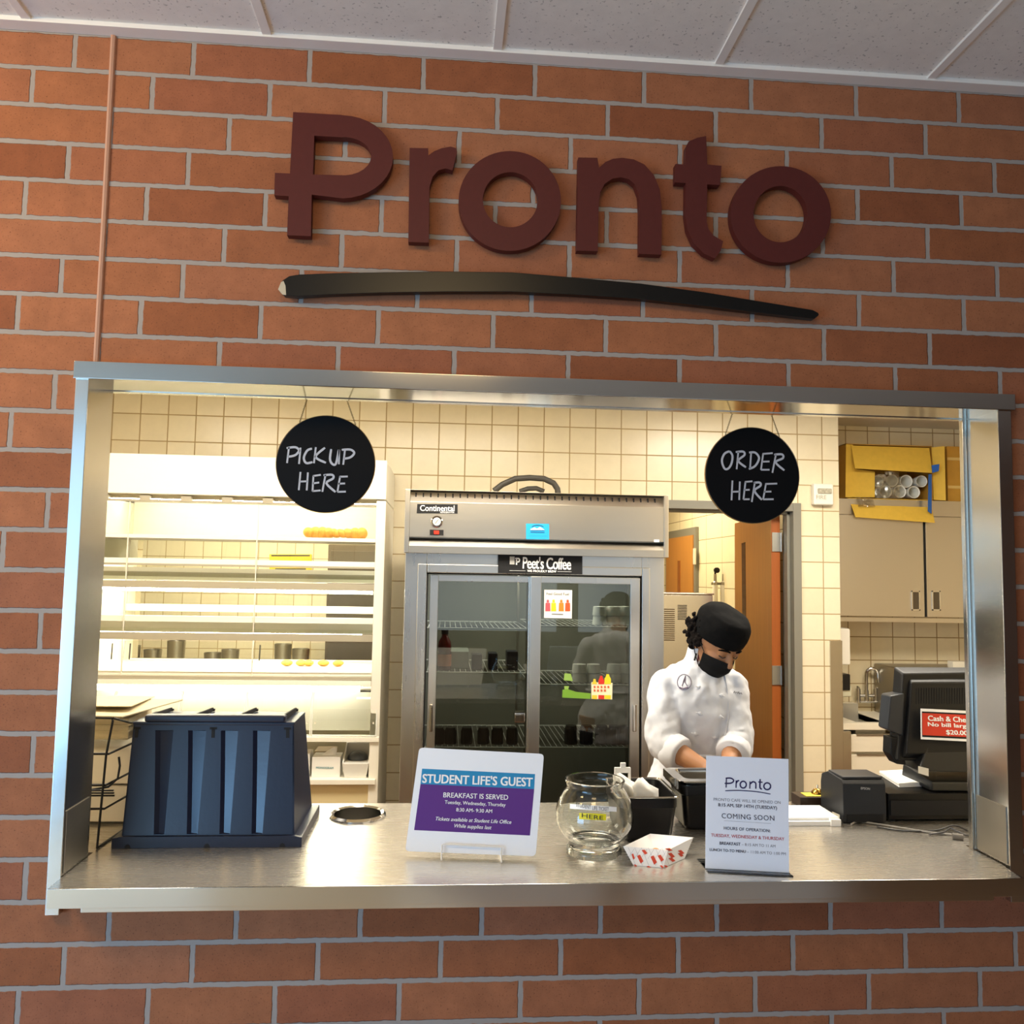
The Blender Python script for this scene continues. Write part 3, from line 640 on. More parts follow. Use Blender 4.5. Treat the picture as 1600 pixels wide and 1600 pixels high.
P1.text(b, "STUDENT LIFE'S GUEST", (660.5, 1216), (832, 1222), bold=.028, h=.0235, lift=.001)
for body, l, r, bo, sh in (('BREAKFAST IS SERVED', (693, 1242), (794, 1246), .012, 0), ('Tuesday, Wednesday, Thursday', (695, 1254), (790, 1258.5), .01, 0), ('8:30 AM- 9:30 AM', (713, 1265), (769, 1267.5), .01, 0),
                           ('Tickets available at Student Life Office', (681, 1279), (799, 1284.5), .01, .25), ('While supplies last', (710, 1291), (768, 1294), .01, .25)):
    P1.text(b, body, l, r, bold=bo, shear=sh, lift=.001)
b.build('lettering', M_paper, s1, smooth=False, label='white printed lettering')
ez = MB(); EA, EB = P1.hit(690, 1331, .010), P1.hit(783, 1336, .010); up = P1.v * .019
fa, fb = Vector((EA.x, EA.y - .018, CT + .003)), Vector((EB.x, EB.y - .018, CT + .003))
ez.tube([fa, EA + Vector((0, 0, .0)), EA + up * .9, EA + up + (EB - EA) * .03, EB + up - (EB - EA) * .03, EB + up * .9, EB, fb], .0021, 8)
for e, f in ((EA, fa), (EB, fb)):
    bk = Vector((e.x, e.y + .10, CT + .004)); ez.tube([f, Vector((e.x, e.y + .012, CT + .005)), bk], .0021, 8); ez.tube([Vector((e.x, e.y + .012, CT + .005)), P1.hit(800, 1250, -.012) * 0 + e + P1.v * .09 - P1.n * .022, bk + Vector((0, .012, 0))], .0021, 8)
ez.build('easel', mat('white_wire', (222, 220, 216), .3), s1, label='thin white wire easel')

# ---- glass bowl
M_glass = mat('bowl_glass', (250, 252, 250), .0, trans=1.0, ior=1.42)
by = .128; bc = Vector((atz(928, 1331, CT).x, by, CT)); s_ = (at(989, 1275, by) - at(869, 1275, by)).length / 120
def hz(py): return at(928, py, by).z - CT
zr_ = hz(1219); zm = hz(1275)
zn = hz(1229)
prof = [(.066, .0), (.074, .0), (.0765, .006), (.0745, .014), (.070, .022), (.068, .030), (.074, .038)]
R = 60.5 * s_
for k in range(12):
    a = math.radians(-46 + k * 8.1); prof.append((R * math.cos(a), zm + ((zm - .036) * 1.35 if a < 0 else (zn - zm) * 1.42) * math.sin(a)))
rr0 = 43.5 * s_
prof = [p for p in prof if p[1] < zn - .003] + [(rr0, zn), (rr0 + .0015, zn + .006), (46.5 * s_, zr_ - .002), (46.6 * s_, zr_ + .002), (45.5 * s_, zr_ + .004)]
inn = [(max(r - .0032, .001), h) for r, h in prof if h > .036][::-1]
prof_in = [(p[0] - .0005, p[1]) for p in inn] + [(.055, .040), (.02, .037), (.001, .037)]
bw = MB().lathe(bc, [(.001, .016), (.055, .016), (.062, .008), (.064, .0)] + prof + prof_in, 56).build('bowl', M_glass, None, angle=60)
tag(bw, 'clear footed glass bowl with a ticket label, right of the breakfast sign', 'bowl')
ctr = Vector((bc.x, by, CT + zm)); RR = R + .0012
def on_bowl(px, py, lift=0.0):
    d = (ROT.transposed() @ Vector(((px - 800) / FPX, (py - 800) / FPX, 1))).normalized(); o = CAM - ctr
    bq = o.dot(d); r2 = RR + lift; disc = bq * bq - (o.dot(o) - r2 * r2); return CAM + d * (-bq - math.sqrt(max(disc, 0)))
def bowl_strip(name, m, x0, x1, y0, y1, lab, sl):
    b = MB(); n = 10; A = []; B_ = []
    for i in range(n + 1):
        x = x0 + (x1 - x0) * i / n; dy = sl * i / n
        A.append(b.b.verts.new(on_bowl(x, y0 + dy))); B_.append(b.b.verts.new(on_bowl(x, y1 + dy)))
    for i in range(n): b.b.faces.new((A[i], B_[i], B_[i + 1], A[i + 1]))
    o = b.build(name, m, bw, label=lab); return o
s_a = bowl_strip('paper_label', M_paper, 890.5, 963.5, 1256, 1263.5, 'white paper label strip', 5)
s_b = bowl_strip('yellow_label', mat('yellow_marker', (236, 222, 30), .5), 905, 947, 1270, 1280, 'yellow label strip', 2)
def bowl_text(body, l, r, h, parent, m):
    c = on_bowl((l[0] + r[0]) / 2, (l[1] + r[1]) / 2); P = Plane(c, (1, 0, 0), (0, 0, 1)); b = MB(); P.text(b, body, l, r, h=h, bold=.0)
    for v in b.b.verts:
        w = v.co - ctr; v.co = ctr + Vector((w.x, 0, w.z)) + Vector((0, -math.sqrt(max((RR + .0006) ** 2 - w.x ** 2 - w.z ** 2, 0)), 0))
    b.build('lettering', m, bw, smooth=False)
bowl_text('STUDENT LIFE TICKET', (902, 1260.3), (951, 1264), .0085, s_a, M_ink)
bowl_text('HERE', (910, 1275.5), (942, 1277.5), .010, s_b, M_ink)

# ---- pans
M_pan = mat('black_pan', (16, 16, 17), .28, spec=.6)
def pan(x0, x1, y0, y1, z1, name, lab, taper=.012):
    t = thing(name, ((x0 + x1) / 2, (y0 + y1) / 2, CT), lab, 'pan')
    def rc(x0, x1, y0, y1, z, r=.02):
        pts = []
        for cx, cy, a in ((x1 - r, y1 - r, 0), (x0 + r, y1 - r, 90), (x0 + r, y0 + r, 180), (x1 - r, y0 + r, 270)):
            for k in range(5): pts.append((cx + r * math.cos(math.radians(a + k * 22.5)), cy + r * math.sin(math.radians(a + k * 22.5)), z))
        return pts
    k = taper
    b = MB().loft([rc(x0 + k + .01, x1 - k - .01, y0 + k + .01, y1 - k - .01, CT), rc(x0 + k, x1 - k, y0 + k, y1 - k, CT + .012), rc(x0 + .002, x1 - .002, y0 + .002, y1 - .002, z1 - .03), rc(x0, x1, y0, y1, z1 - .028), rc(x0, x1, y0, y1, z1),
        rc(x0 + .004, x1 - .004, y0 + .004, y1 - .004, z1), rc(x0 + .006, x1 - .006, y0 + .006, y1 - .006, z1 - .03), rc(x0 + k + .004, x1 - k - .004, y0 + k + .004, y1 - k - .004, CT + .012)], cap=True)
    b.build('pan_body', M_pan, t, angle=40); return t, rc
q0, q1 = at(968, 1247, .2), at(1062, 1247, .2)
pz = at(1050, 1247, .2).z
pn1, rc = pan(q0.x + .004, q1.x - .004, .2, atz(1030, 1217, pz).y, pz, 'napkin_pan', 'black plastic pan holding white napkins, right behind the glass bowl')
py1 = atz(1030, 1217, pz).y
MB().loft([rc(q0.x, q1.x, .196, py1 + .004, pz + .0005), rc(q0.x - .002, q1.x + .002, .194, py1 + .006, pz + .003), rc(q0.x + .008, q1.x - .008, .205, py1 - .004, pz + .0035), rc(q0.x + .009, q1.x - .009, .206, py1 - .005, pz + .0005)]).build('rim', M_steelh, pn1, label='thin steel rim') if False else None
b = MB()
for ring_ in (rc(q0.x - .001, q1.x + .001, .197, py1 + .003, pz + .002),): b.tube(ring_, .0026, 8, closed=True)
b.build('rim', M_steelh, pn1, label='thin steel rim')
M_napkin = mat('white_napkin', (240, 238, 232), .8, bump=.4, bscale=25)
def napkin(pts, r, lab, tw=.5):
    b = MB(); n = len(pts); rings = []
    for i, p in enumerate(pts):
        p = Vector(p); rr = r[i]; ring_ = []
        for j in range(16):
            a = 2 * PI * j / 16; k = 1 + .16 * math.sin(3 * a + i * tw); ring_.append(p + Vector((rr * k * math.cos(a), rr * .55 * k * math.sin(a), .004 * math.sin(2 * a))))
        rings.append(ring_)
    o = b.loft(rings).build('napkin', M_napkin, None, angle=80); return tag(o, lab, 'napkin', 'white napkins standing in the black pan')
xa, xb, xc = at(985, 1240, .27), at(1010, 1240, .25), at(975, 1240, .3)
napkin([(xa.x + .035, .30, CT + .06), (xa.x + .012, .29, pz + .006), (at(975, 1222, .29).x, .29, at(975, 1222, .29).z), (at(966, 1209, .29).x, .29, at(966, 1209, .29).z)], [.03, .028, .022, .006], 'white folded napkin leaning left in the black pan')
napkin([(xb.x + .008, .26, CT + .06), (xb.x + .004, .26, pz + .006), (at(1003, 1228, .26).x, .26, at(1003, 1228, .26).z), (at(1001, 1217, .26).x, .26, at(1001, 1217, .26).z)], [.032, .036, .026, .008], 'white folded napkin pointing up at the front of the black pan', -.6)
g = MB(); ga = at(962, 1216, .33)
g.box(ga.x - .004, ga.x + .045, .325, .335, ga.z + .016, ga.z + .032, .002).box(ga.x + .014, ga.x + .03, .325, .335, ga.z + .03, ga.z + .046, .002).box(ga.x - .004, ga.x + .002, .325, .335, CT + .06, ga.z + .018, .001).box(ga.x + .038, ga.x + .045, .325, .335, CT + .06, ga.z + .018, .001)
tag(g.build('plastic_clip', mat('white_clip', (216, 214, 210), .4), None), 'white plastic clip rising behind the glass bowl rim', 'clip')
# deep pan with a steel insert
r0 = at(1066, 1232, .3); z2 = at(1080, 1228, .3).z; x21 = at(1168, 1230, .3).x
yb2 = atz(1060, 1209, z2).y
pn2, rc = pan(r0.x, x21, .3, yb2, z2, 'deep_pan', 'deep black pan with a steel insert under the chef\'s hands')
b = MB(); b.loft([rc(r0.x - .01, x21 + .006, .289, yb2 + .012, z2 + .012), rc(r0.x - .011, x21 + .006, .288, yb2 + .013, z2 + .016), rc(r0.x + .012, x21 - .012, .312, yb2 - .012, z2 + .018), rc(r0.x + .016, x21 - .016, .316, yb2 - .016, z2 + .006), rc(r0.x + .02, x21 - .02, .32, yb2 - .02, CT + .03), rc(r0.x + .018, x21 - .018, .318, yb2 - .018, CT + .028), rc(r0.x + .012, x21 - .012, .312, yb2 - .012, z2 + .004)], cap=False)
b.build('steel_insert', M_steel, pn2, label='shiny steel insert'); 
b = MB()
for dx, dz in ((-.012, .0), (-.018, .008)): b.box(r0.x + dx - .003, r0.x + dx + .004, .31, yb2 - .01, z2 - .012 + dz, z2 + .012 + dz, .001)
b.build('side_flange', M_steel, pn2)

# ---- paper food tray with tots
E_, F_, G_ = atz(990, 1352, CT + .001), atz(1036.6, 1355.7, CT + .001), atz(1069.5, 1341, CT + .001); H_ = E_ + G_ - F_
zt_ = CT + .036
A_, D_, C_ = atz(974, 1322.5, zt_ + .002), atz(1043, 1328.5, zt_ - .001), atz(1083, 1308.5, zt_ + .003); B__ = atz(1016, 1302.6, zt_ + .003)
ft = thing('food_tray', (E_ + G_) / 2, 'white paper food tray with red diamonds at the counter front edge', 'food tray')
def sheet(b, q, th=.0009):
    q = [Vector(v) for v in q]; n = (q[1] - q[0]).cross(q[2] - q[0]).normalized(); b.hexa(q, [v + n * th for v in q])
b = MB()
for q in ((E_, F_, D_, A_), (F_, G_, C_, D_), (G_, H_, B__, C_), (H_, E_, A_, B__), (H_, G_, F_, E_)): sheet(b, q)
b.build('tray_body', mat('tray_card', (238, 236, 234), .6), ft, smooth=False)
b = MB(); bl_ = MB()
PF = Plane(E_, F_ - E_, A_ - E_); PS = Plane(F_, G_ - F_, D_ - F_)
for P_, q in ((PF, (E_, F_, D_, A_)), (PS, (F_, G_, C_, D_))):
    if P_.n.dot(CAM - P_.o) < 0: P_.n = -P_.n
def c7(x, y): return (840 + x / 5.926, 1160 + y / 5.926)
for P_, ds in ((PF, ((885, 1055, 12, 26), (950, 1078, 24, 36), (1075, 1087, 24, 38), (1140, 1070, 24, 28), (990, 1014, 22, 20), (905, 1138, 14, 8), (1030, 1152, 18, 8), (1150, 1150, 16, 12))), (PS, ((1240, 1045, 26, 22), (1245, 1085, 26, 18), (1330, 1015, 24, 18), (1325, 1040, 22, 16), (1215, 992, 30, 12), (1190, 1148, 20, 10)))):
    for x, y, w, h in ds: P_.patch(b, [c7(x - w * 1.25, y - h * .75), c7(x - w * .05, y - h * 1.05), c7(x + w * 1.25, y + h * .6), c7(x + w * .2, y + h * 1.2)], .0016, .0004)
b.build('red_diamonds', mat('red_print', (206, 66, 40), .6), ft, smooth=False, label='red diamond print')
for x0 in (840, 900, 960, 1025, 1090, 1150):
    PF.stroke(bl_, [c7(x0, 975), c7(x0 + 70, 1140)], .0007, .0012, False); PF.stroke(bl_, [c7(x0 + 55, 985), c7(x0 - 5, 1080)], .0007, .0012, False)
bl_.build('grey_lines', mat('grey_print', (150, 150, 158), .6), ft, smooth=False)
M_tot = mat('fried_potato', (214, 142, 50), .7, noise=.25, nscale=60, bump=.6, bscale=120)
ctr_t = (E_ + F_ + G_ + H_) / 4
uu, vv = (F_ - E_).normalized(), (G_ - F_).normalized()
for k, (a, c, w, lab) in enumerate(((-.018, .012, .5, 'golden fried potato piece at the left inside the paper tray'), (.016, .020, 1.2, 'golden fried potato piece at the right inside the paper tray'), (.002, .0, .1, 'golden fried potato piece nearest the tray front'))):
    o = MB().ell(ctr_t + uu * a + vv * c + Vector((0, 0, .019)), .017, .011, .012, Matrix.Rotation(w, 3, 'Z'), 14, 10).build('potato_piece', M_tot, None, angle=60); tag(o, lab, 'food', 'fried potato pieces in the paper tray')

# ---- opening hours sign
Bl, Br = atz(1102, 1357, CT + .002), atz(1233, 1364, CT + .002)
P2 = Plane(Bl, Br - Bl, at(1103.5, 1180.6, Bl.y + .055) - Bl)
s2 = thing('acrylic_sign', (Bl + Br) / 2, 'clear acrylic stand with a white opening hours sheet at the counter front edge', 'sign')
c2 = [P2.hit(*c) for c in ((1103.5, 1180.6), (1232, 1186), (1233, 1364), (1102, 1357))]
M_stand = pane('acrylic_stand', (244, 248, 252))
MB().prism(c2, -P2.n * .0022).build('sheet', mat('notice_paper', (236, 239, 248), .45), s2, smooth=False)
b = MB().prism([p - P2.n * .003 for p in c2], -P2.n * .002)
ft0, ft1 = Vector(c2[3]) - P2.n * .003, Vector(c2[2]) - P2.n * .003
b.hexa([Vector((ft0.x, ft0.y - .028, CT + .0005)), Vector((ft1.x, ft1.y - .028, CT + .0005)), Vector((ft1.x, ft1.y + .075, CT + .0005)), Vector((ft0.x, ft0.y + .075, CT + .0005))], [Vector((ft0.x, ft0.y - .028, CT + .003)), Vector((ft1.x, ft1.y - .028, CT + .003)), Vector((ft1.x, ft1.y + .075, CT + .003)), Vector((ft0.x, ft0.y + .075, CT + .003))])
b.build('holder', M_stand, s2, smooth=False, label='clear acrylic holder')
b = MB()
def c8(x, y): return (1090 + x / 8, 1170 + y / 8)
P2.stroke(b, [c8(360, 362), c8(356, 485)], .0038, .0008, False); P2.stroke(b, [c8(350, 368), c8(410, 366), c8(446, 386), c8(446, 410), c8(412, 430), c8(338, 432)], .0036, .0008)
P2.stroke(b, [c8(482, 395), c8(480, 488)], .0038, .0008, False); P2.stroke(b, [c8(482, 430), c8(500, 402), c8(520, 398)], .0036, .0008)
def oval(x, y, rx, ry): P2.stroke(b, [c8(x + rx * math.cos(a * PI / 10), y + ry * math.sin(a * PI / 10)) for a in range(21)], .0036, .0008)
oval(570, 448, 38, 42); oval(870, 468, 42, 42)
P2.stroke(b, [c8(655, 408), c8(652, 498)], .0038, .0008, False); P2.stroke(b, [c8(656, 440), c8(690, 412), c8(722, 424), c8(728, 450), c8(727, 500)], .0036, .0008)
P2.stroke(b, [c8(782, 378), c8(778, 470), c8(786, 496), c8(804, 504)], .0038, .0008); P2.stroke(b, [c8(758, 414), c8(812, 418)], .0036, .0008, False)
P2.stroke(b, [c8(345, 524), c8(500, 520), c8(680, 530), c8(800, 545), c8(912, 566)], .0024, .0008)
b.build('logo', M_navy, s2, smooth=False, label='dark navy logo')
b = MB()
P2.text(b, 'COMING SOON', c8(300, 836), c8(957, 868), bold=.004, spacing=1.1)
P2.text(b, '8:15 AM, SEP 14TH (TUESDAY)', c8(257, 704), c8(990, 745), bold=.018)
P2.text(b, 'HOURS OF OPERATION:', c8(327, 990), c8(907, 1026), bold=.016, spacing=1.05)
P2.text(b, 'BREAKFAST', c8(275, 1178), c8(535, 1192), bold=.022)
P2.text(b, 'LUNCH TO-TO MENU', c8(150, 1258), c8(600, 1284), bold=.022)
b.build('dark_lettering', mat('slate_ink', (74, 74, 92), .7), s2, smooth=False)
b = MB()
P2.text(b, 'PRONTO CAFE WILL BE OPENED ON', c8(200, 630), c8(1035, 672), bold=.0)
P2.text(b, '\u2013 8:15 AM TO 11 AM', c8(552, 1194), c8(972, 1217)); P2.text(b, '\u2013 11:00 AM TO 1:00 PM', c8(618, 1286), c8(1102, 1314))
P2.stroke(b, [c8(330, 898), c8(918, 933)], .0006, .0008, False)
b.build('light_lettering', M_greyink, s2, smooth=False)
b = MB(); P2.text(b, 'TUESDAY, WEDNESDAY & THURSDAY', c8(168, 1080), c8(1083, 1130), bold=.016); b.build('red_lettering', mat('red_ink', (196, 104, 112), .7), s2, smooth=False, label='pale red lettering')

# ---- till area
def sbox(name, x0, x1, y0, y1, z0, z1, m, lab, cat, bev=.002): return tag(MB().box(x0, x1, y0, y1, z0, z1, bev).build(name, m, None), lab, cat)
o = thing('flat_box', (2.12, .42, CT), 'flat white folded carton left of the receipt printer', 'box')
MB().box(2.045, 2.20, .35, .47, CT, CT + .014, .001).build('box', M_paper, o); MB().box(2.06, 2.235, .362, .50, CT + .0145, CT + .022, .001).build('lid', M_paper, o)
MB().box(2.20, 2.232, .345, .361, CT, CT + .02, .001).build('tuck_flap', M_paper, o)
# dark tray with a bell
sbox('dark_tray', 2.19, 2.33, .545, .62, CT, CT + .035, mat('dark_wood', (48, 34, 24), .35), 'small dark wooden tray behind the receipt printer', 'tray', .003)
sbox('sticky_note', 2.215, 2.31, .552, .60, CT + .0355, CT + .037, mat('yellow_note', (222, 200, 70), .7), 'yellow note lying on the small dark tray', 'note', 0)
bp_ = at(1277, 1238, .585)
bell = thing('service_bell', (bp_.x + .0, .585, CT + .037), 'little brass service bell on the dark tray', 'bell')
MB().lathe((bp_.x, .585, CT + .0372), [(.001, 0), (.02, 0), (.019, .006), (.012, .014), (.004, .017), (.001, .017)], 24).build('dome', mat('brass', (190, 150, 70), .2, 1.0), bell)
MB().cyl((bp_.x, .585, CT + .053), (bp_.x, .585, CT + .066), .0028, 10).build('plunger', M_chrome, bell)
# receipt printer
pr = thing('receipt_printer', (2.32, .45, CT), 'dark grey receipt printer beside the cash drawer', 'printer')
M_prn = mat('printer_plastic', (34, 36, 40), .45)
px0, px1, pyf, pyb = 2.252, 2.392, .375, .53
zf = at(1316, 1219, pyf).z
b = MB(); sidep = [(pyf, CT + .0006), (pyf - .004, CT + .03), (pyf, zf - .012), (pyf + .012, zf), (pyb - .05, zf + .004), (pyb - .008, zf - .012), (pyb, zf - .04), (pyb, CT + .0006)]
b.hexa([(px0, y, z) for y, z in sidep], [(px1, y, z) for y, z in sidep], .004); b.build('body', M_prn, pr)
MB().box(px0 + .006, px1 - .004, pyf + .012, pyb - .045, zf + .0005, zf + .008, .003).build('top_cover', mat('printer_cover', (46, 47, 52), .4), pr)
Pp = Plane((px0, pyf - .005, CT), (1, 0, 0), (0, 0, 1)); b = MB(); Pp.text(b, 'EPSON', (1345, 1231.5), (1359, 1232.5), bold=.004); b.build('lettering', mat('silver_print', (190, 190, 192), .4), pr, smooth=False)
MB().box(px0 + .012, px1 - .012, pyf - .0052, pyf - .002, CT + .004, CT + .028, .001).build('port_recess', M_blackm, pr)
Pl = Plane((px0 - .0006, .45, CT), (0, -1, 0), (0, 0, 1)); b = MB(); Pl.patch(b, [(1300, 1268), (1312, 1273), (1312, 1287), (1303, 1277)]); b.build('sticker', M_offwhite, pr, smooth=False)
# cash drawer
zd = at(1420, 1240, .385).z
cd = thing('cash_drawer', (2.6, .5, CT), 'wide black cash drawer at the right end of the counter', 'cash drawer')
MB().box(2.405, 2.86, .385, .62, CT + .008, zd, .003).build('housing', mat('drawer_steel', (11, 11, 12), .4, spec=.35), cd)
MB().box(2.41, 2.855, .381, .386, CT + .02, zd - .02, .002).build('back_panel', M_blackm, cd)
for x in (2.43, 2.83):
    for y in (.41, .6): MB().cyl((x, y, CT), (x, y, CT + .009), .01, 12).build('rubber_foot', M_blackm, cd)
po = [atz(1374, 1211, zd), atz(1412, 1209, zd), atz(1452, 1229, zd), atz(1405, 1231, zd)]
ps = MB()
for k in range(4): ps.hexa([p + Vector((.002 * (k % 2), .001 * k, .0012 + .0032 * k)) for p in po], [p + Vector((.002 * (k % 2), .001 * k, .0038 + .0032 * k)) for p in po])
ps = ps.build('receipt_stack', M_paper, None, smooth=False); tag(ps, 'stack of white order slips on top of the cash drawer', 'paper slips')
# till monitor seen from behind
mo = thing('till_monitor', (2.66, .52, zd), 'black touch screen till monitor seen from behind, right of the printer', 'monitor')
M_mon = mat('monitor_plastic', (12, 12, 13), .48, spec=.4)
mf = .47
A0, A1, A2, A3 = at(1411, 1052, mf + .02), at(1545, 1050, mf + .02), at(1540, 1190, mf - .03), at(1402, 1190, mf - .03)
dv = Vector((0, .05, .012))
MB().hexa([A0, A1, A2, A3], [p + dv for p in (A0 + Vector((-.006, 0, .006)), A1, A2, A3 + Vector((-.006, 0, -.004)))], .008).build('screen_shell', M_mon, mo)
I = [at(1424, 1066, mf - .0), at(1540, 1066, mf - .0), at(1536, 1176, mf - .05), at(1416, 1178, mf - .05)]
J = [at(1418, 1058, mf + .03), at(1545, 1056, mf + .03), at(1540, 1186, mf - .02), at(1408, 1187, mf - .02)]
MB().hexa(I, J, .006).build('rear_housing', M_mon, mo)
b = MB()
for k in range(26):
    x = 1432 + k * 4
    a0, a1 = at(x, 1075, mf - .006), at(x - .5, 1100, mf - .0165); b.hexa([a0, a0 + Vector((.0042, 0, 0)), a1 + Vector((.0042, 0, 0)), a1], [p + Vector((0, .012, 0)) for p in (a0, a0 + Vector((.0042, 0, 0)), a1 + Vector((.0042, 0, 0)), a1)])
b.build('cooling_vents', M_blackm, mo)
cr = [at(1391, 1087, .47), at(1414, 1083, .47), at(1412, 1151, .45), at(1386, 1140, .45)]
MB().hexa(cr, [p + Vector((.0, .06, .0)) for p in cr], .006).build('card_reader', mat('reader_plastic', (38, 42, 48), .4), mo)
c_ = [at(1392, 1152, .46), at(1411, 1152, .46), at(1416, 1196, .45), at(1401, 1194, .45), at(1391, 1178, .46)]
MB().hexa(c_, [p + Vector((0, .05, 0)) for p in c_], .004).build('lower_bracket', M_mon, mo)
st = [at(1446, 1166, .43), at(1452, 1160, .43), at(1540, 1162, .43), at(1540, 1208, .40), at(1436, 1206, .40)]
MB().hexa(st, [p + Vector((0, .10, 0)) for p in st], .008).build('neck', mat('stand_plastic', (26, 26, 26), .4), mo)
zs = zd + .002
MB().hexa([(2.555, .40, zs), (2.82, .392, zs), (2.82, .58, zs), (2.555, .58, zs)], [(2.56, .405, zs + .03), (2.82, .40, zs + .03), (2.82, .575, zs + .05), (2.56, .575, zs + .05)], .008).build('stand_base', mat('stand_base_plastic', (26, 27, 26), .35), mo)
b = MB(); q = [at(1435, 1197, .398), at(1451, 1201, .398), at(1451, 1213, .398), at(1435, 1208, .398)]; b.prism(q, (0, .001, 0)); b.build('sticker', M_offwhite, mo, smooth=False)
Pc = Plane(at(1438, 1130, mf - .057), (1, 0, 0), (I[0] - I[3]))
rs = thing('payment_notice', at(1475, 1158, mf - .045), 'red Cash and Check notice fixed to the back of the till monitor', 'notice')
b = MB(); Pc.patch(b, [(1438.5, 1107), (1560, 1113), (1560, 1161), (1439, 1155)], .0, .001); b.build('card', M_paper, rs, smooth=False)
b = MB(); Pc.patch(b, [(1440.5, 1111.5), (1560, 1117), (1560, 1157), (1441, 1151.5)], .0007, .0003); b.build('black_border', M_blackm, rs, smooth=False)
b = MB(); Pc.patch(b, [(1441, 1114), (1560, 1119.5), (1560, 1154), (1441.5, 1148.5)], .0012, .0003); b.build('red_field', mat('red_card', (206, 52, 28), .5), rs, smooth=False, label='red printed field')
b = MB(); Pc.text(b, 'Cash & Checks', (1449.5, 1122), (1524, 1125.5), bold=.028, lift=.002, h=.016); Pc.text(b, 'No bill larger', (1449.5, 1132.5), (1521, 1136), bold=.028, lift=.002, h=.016); Pc.text(b, '$20.00', (1478, 1144.5), (1511, 1146), bold=.028, lift=.002, h=.016)
b.build('lettering', M_paper, rs, smooth=False, label='white printed lettering')
# cables
def cable(name, pix, r, m, lab, zs):
    pts = []
    P = [atz(x, y, z) for (x, y), z in zip(pix, zs)]
    for i in range(len(P) - 1):
        a, b_, c, d = P[max(i - 1, 0)], P[i], P[i + 1], P[min(i + 2, len(P) - 1)]
        for t in (0, .2, .4, .6, .8): pts.append(.5 * ((2 * b_) + (c - a) * t + (2 * a - 5 * b_ + 4 * c - d) * t * t + (3 * b_ - a - 3 * c + d) * t ** 3))
    return tag(MB().tube(pts + [P[-1]], r, 8).build(name, m, None), lab, 'cable')
g = CT + .004
cable('cable', [(1330, 1288), (1345, 1284), (1400, 1292), (1450, 1300), (1500, 1305)], .0026, mat('grey_cable', (150, 146, 140), .5), 'pale grey cable running right from the receipt printer', [g] * 5)
cable('cable', [(1370, 1292), (1410, 1298), (1460, 1298), (1490, 1290), (1512, 1298)], .0026, M_black, 'thin black cable looping in front of the cash drawer', [g, g, g, g + .01, g])
cable('cable', [(1452, 1304), (1475, 1300), (1485, 1294), (1498, 1300), (1515, 1306), (1530, 1300)], .003, mat('dark_grey_cable', (70, 70, 72), .5), 'dark grey cable coil at the right end of the counter', [g, g + .004, g + .008, g + .006, g, g])
tag(MB().cyl(atz(1488, 1306, CT + .009), atz(1505, 1308, CT + .009), .0085, 14).build('cable_plug', mat('plug_grey', (104, 98, 90), .5), None), 'stubby grey cable plug lying by the right jamb', 'plug')
# ================================================================== PASS-THROUGH DISPLAY CASE
UY = 1.97
M_case = mat('case_white', (240, 236, 222), .35)
M_taupe = mat('case_rail', (168, 160, 140), .4)
M_tubelight = mat('lamp_tube', (255, 246, 220), .5, emit=((255, 246, 224), 50.0))
M_caseglass = pane('case_glass', (250, 252, 246), ior=1.5)
def zz(py, y=UY, px=400): return at(px, py, y).z
cx0, cx1 = -.70, .655
case = thing('display_case', (0, 2.25, 0), 'tall white lighted pastry display case at the left, built through the wall', 'display case')
MB().box(cx1, .702, UY, 2.585, 0, zz(778), .004).build('side_panel', M_case, case); MB().box(cx0 - .045, cx0, UY, 2.585, 0, zz(778), .004).build('side_panel', M_case, case)
MB().box(cx0 - .045, .702, UY - .008, 2.585, zz(776), zz(714), .006).build('fascia', M_case, case)
MB().box(cx0, cx1, UY + .002, UY + .03, zz(787), zz(784)).box(cx0, cx1, UY + .03, UY + .06, zz(782), zz(776)).build('lamp_rail', M_taupe, case)
for k in range(7): xx = cx0 + .02 + k * .195; MB().box(xx, xx + .05, UY + .0, UY + .03, zz(787), zz(778), .002).build('lamp_clip', M_taupe, case)
for k in range(3): MB().cyl((cx0 + .03 + k * .45, UY + .045, zz(780)), (cx0 + .45 + k * .45, UY + .045, zz(780)), .011, 12).build('lamp_tube', M_tubelight, case)
for yy_, pz_ in ((2.28, 777), (2.25, 925), (2.25, 1004)): MB().cyl((cx0 + .03, yy_, zz(pz_, 2.0)), (cx1 - .03, yy_, zz(pz_, 2.0)), .009, 12).build('lamp_tube', M_tubelight, case)  # inner tubes added to brighten the case interior
MB().box(cx0, cx1, 2.50, 2.52, zz(842, 2.5), zz(776), .001).build('upper_back_panel', M_case, case)
MB().box(cx0, cx1, UY + .02, 2.5, zz(842), zz(842) + .012, .002).box(cx0, cx1, UY + .004, UY + .024, zz(844), zz(838), .002).build('shelf', M_case, case)
def bars(name, rows, m):
    b = MB()
    for y0, y1, a, c in rows: b.box(cx0, cx1, a, c, zz(y1, a), zz(y0, a), .0015)
    return b.build(name, m, case)
bars('shelf', [(875, 883, UY + .01, 2.5), (889, 896, UY + .012, UY + .03), (903, 909, UY + .012, UY + .03)], M_case)
bars('price_rail', [(883, 886, UY + .006, UY + .02), (896, 903, UY + .012, UY + .02), (910, 921, UY + .0, UY + .014)], M_taupe)
MB().cyl((cx0 + .03, 2.05, zz(922)), (cx1 - .06, 2.05, zz(922)), .009, 12).build('lamp_tube', M_tubelight, case)
bars('shelf', [(946, 957, 2.46, 2.5), (964, 989, UY + .01, UY + .04), (972, 980, UY + .04, 2.5)], M_case)
bars('price_rail', [(990, 1001, UY + .0, UY + .014)], M_taupe)
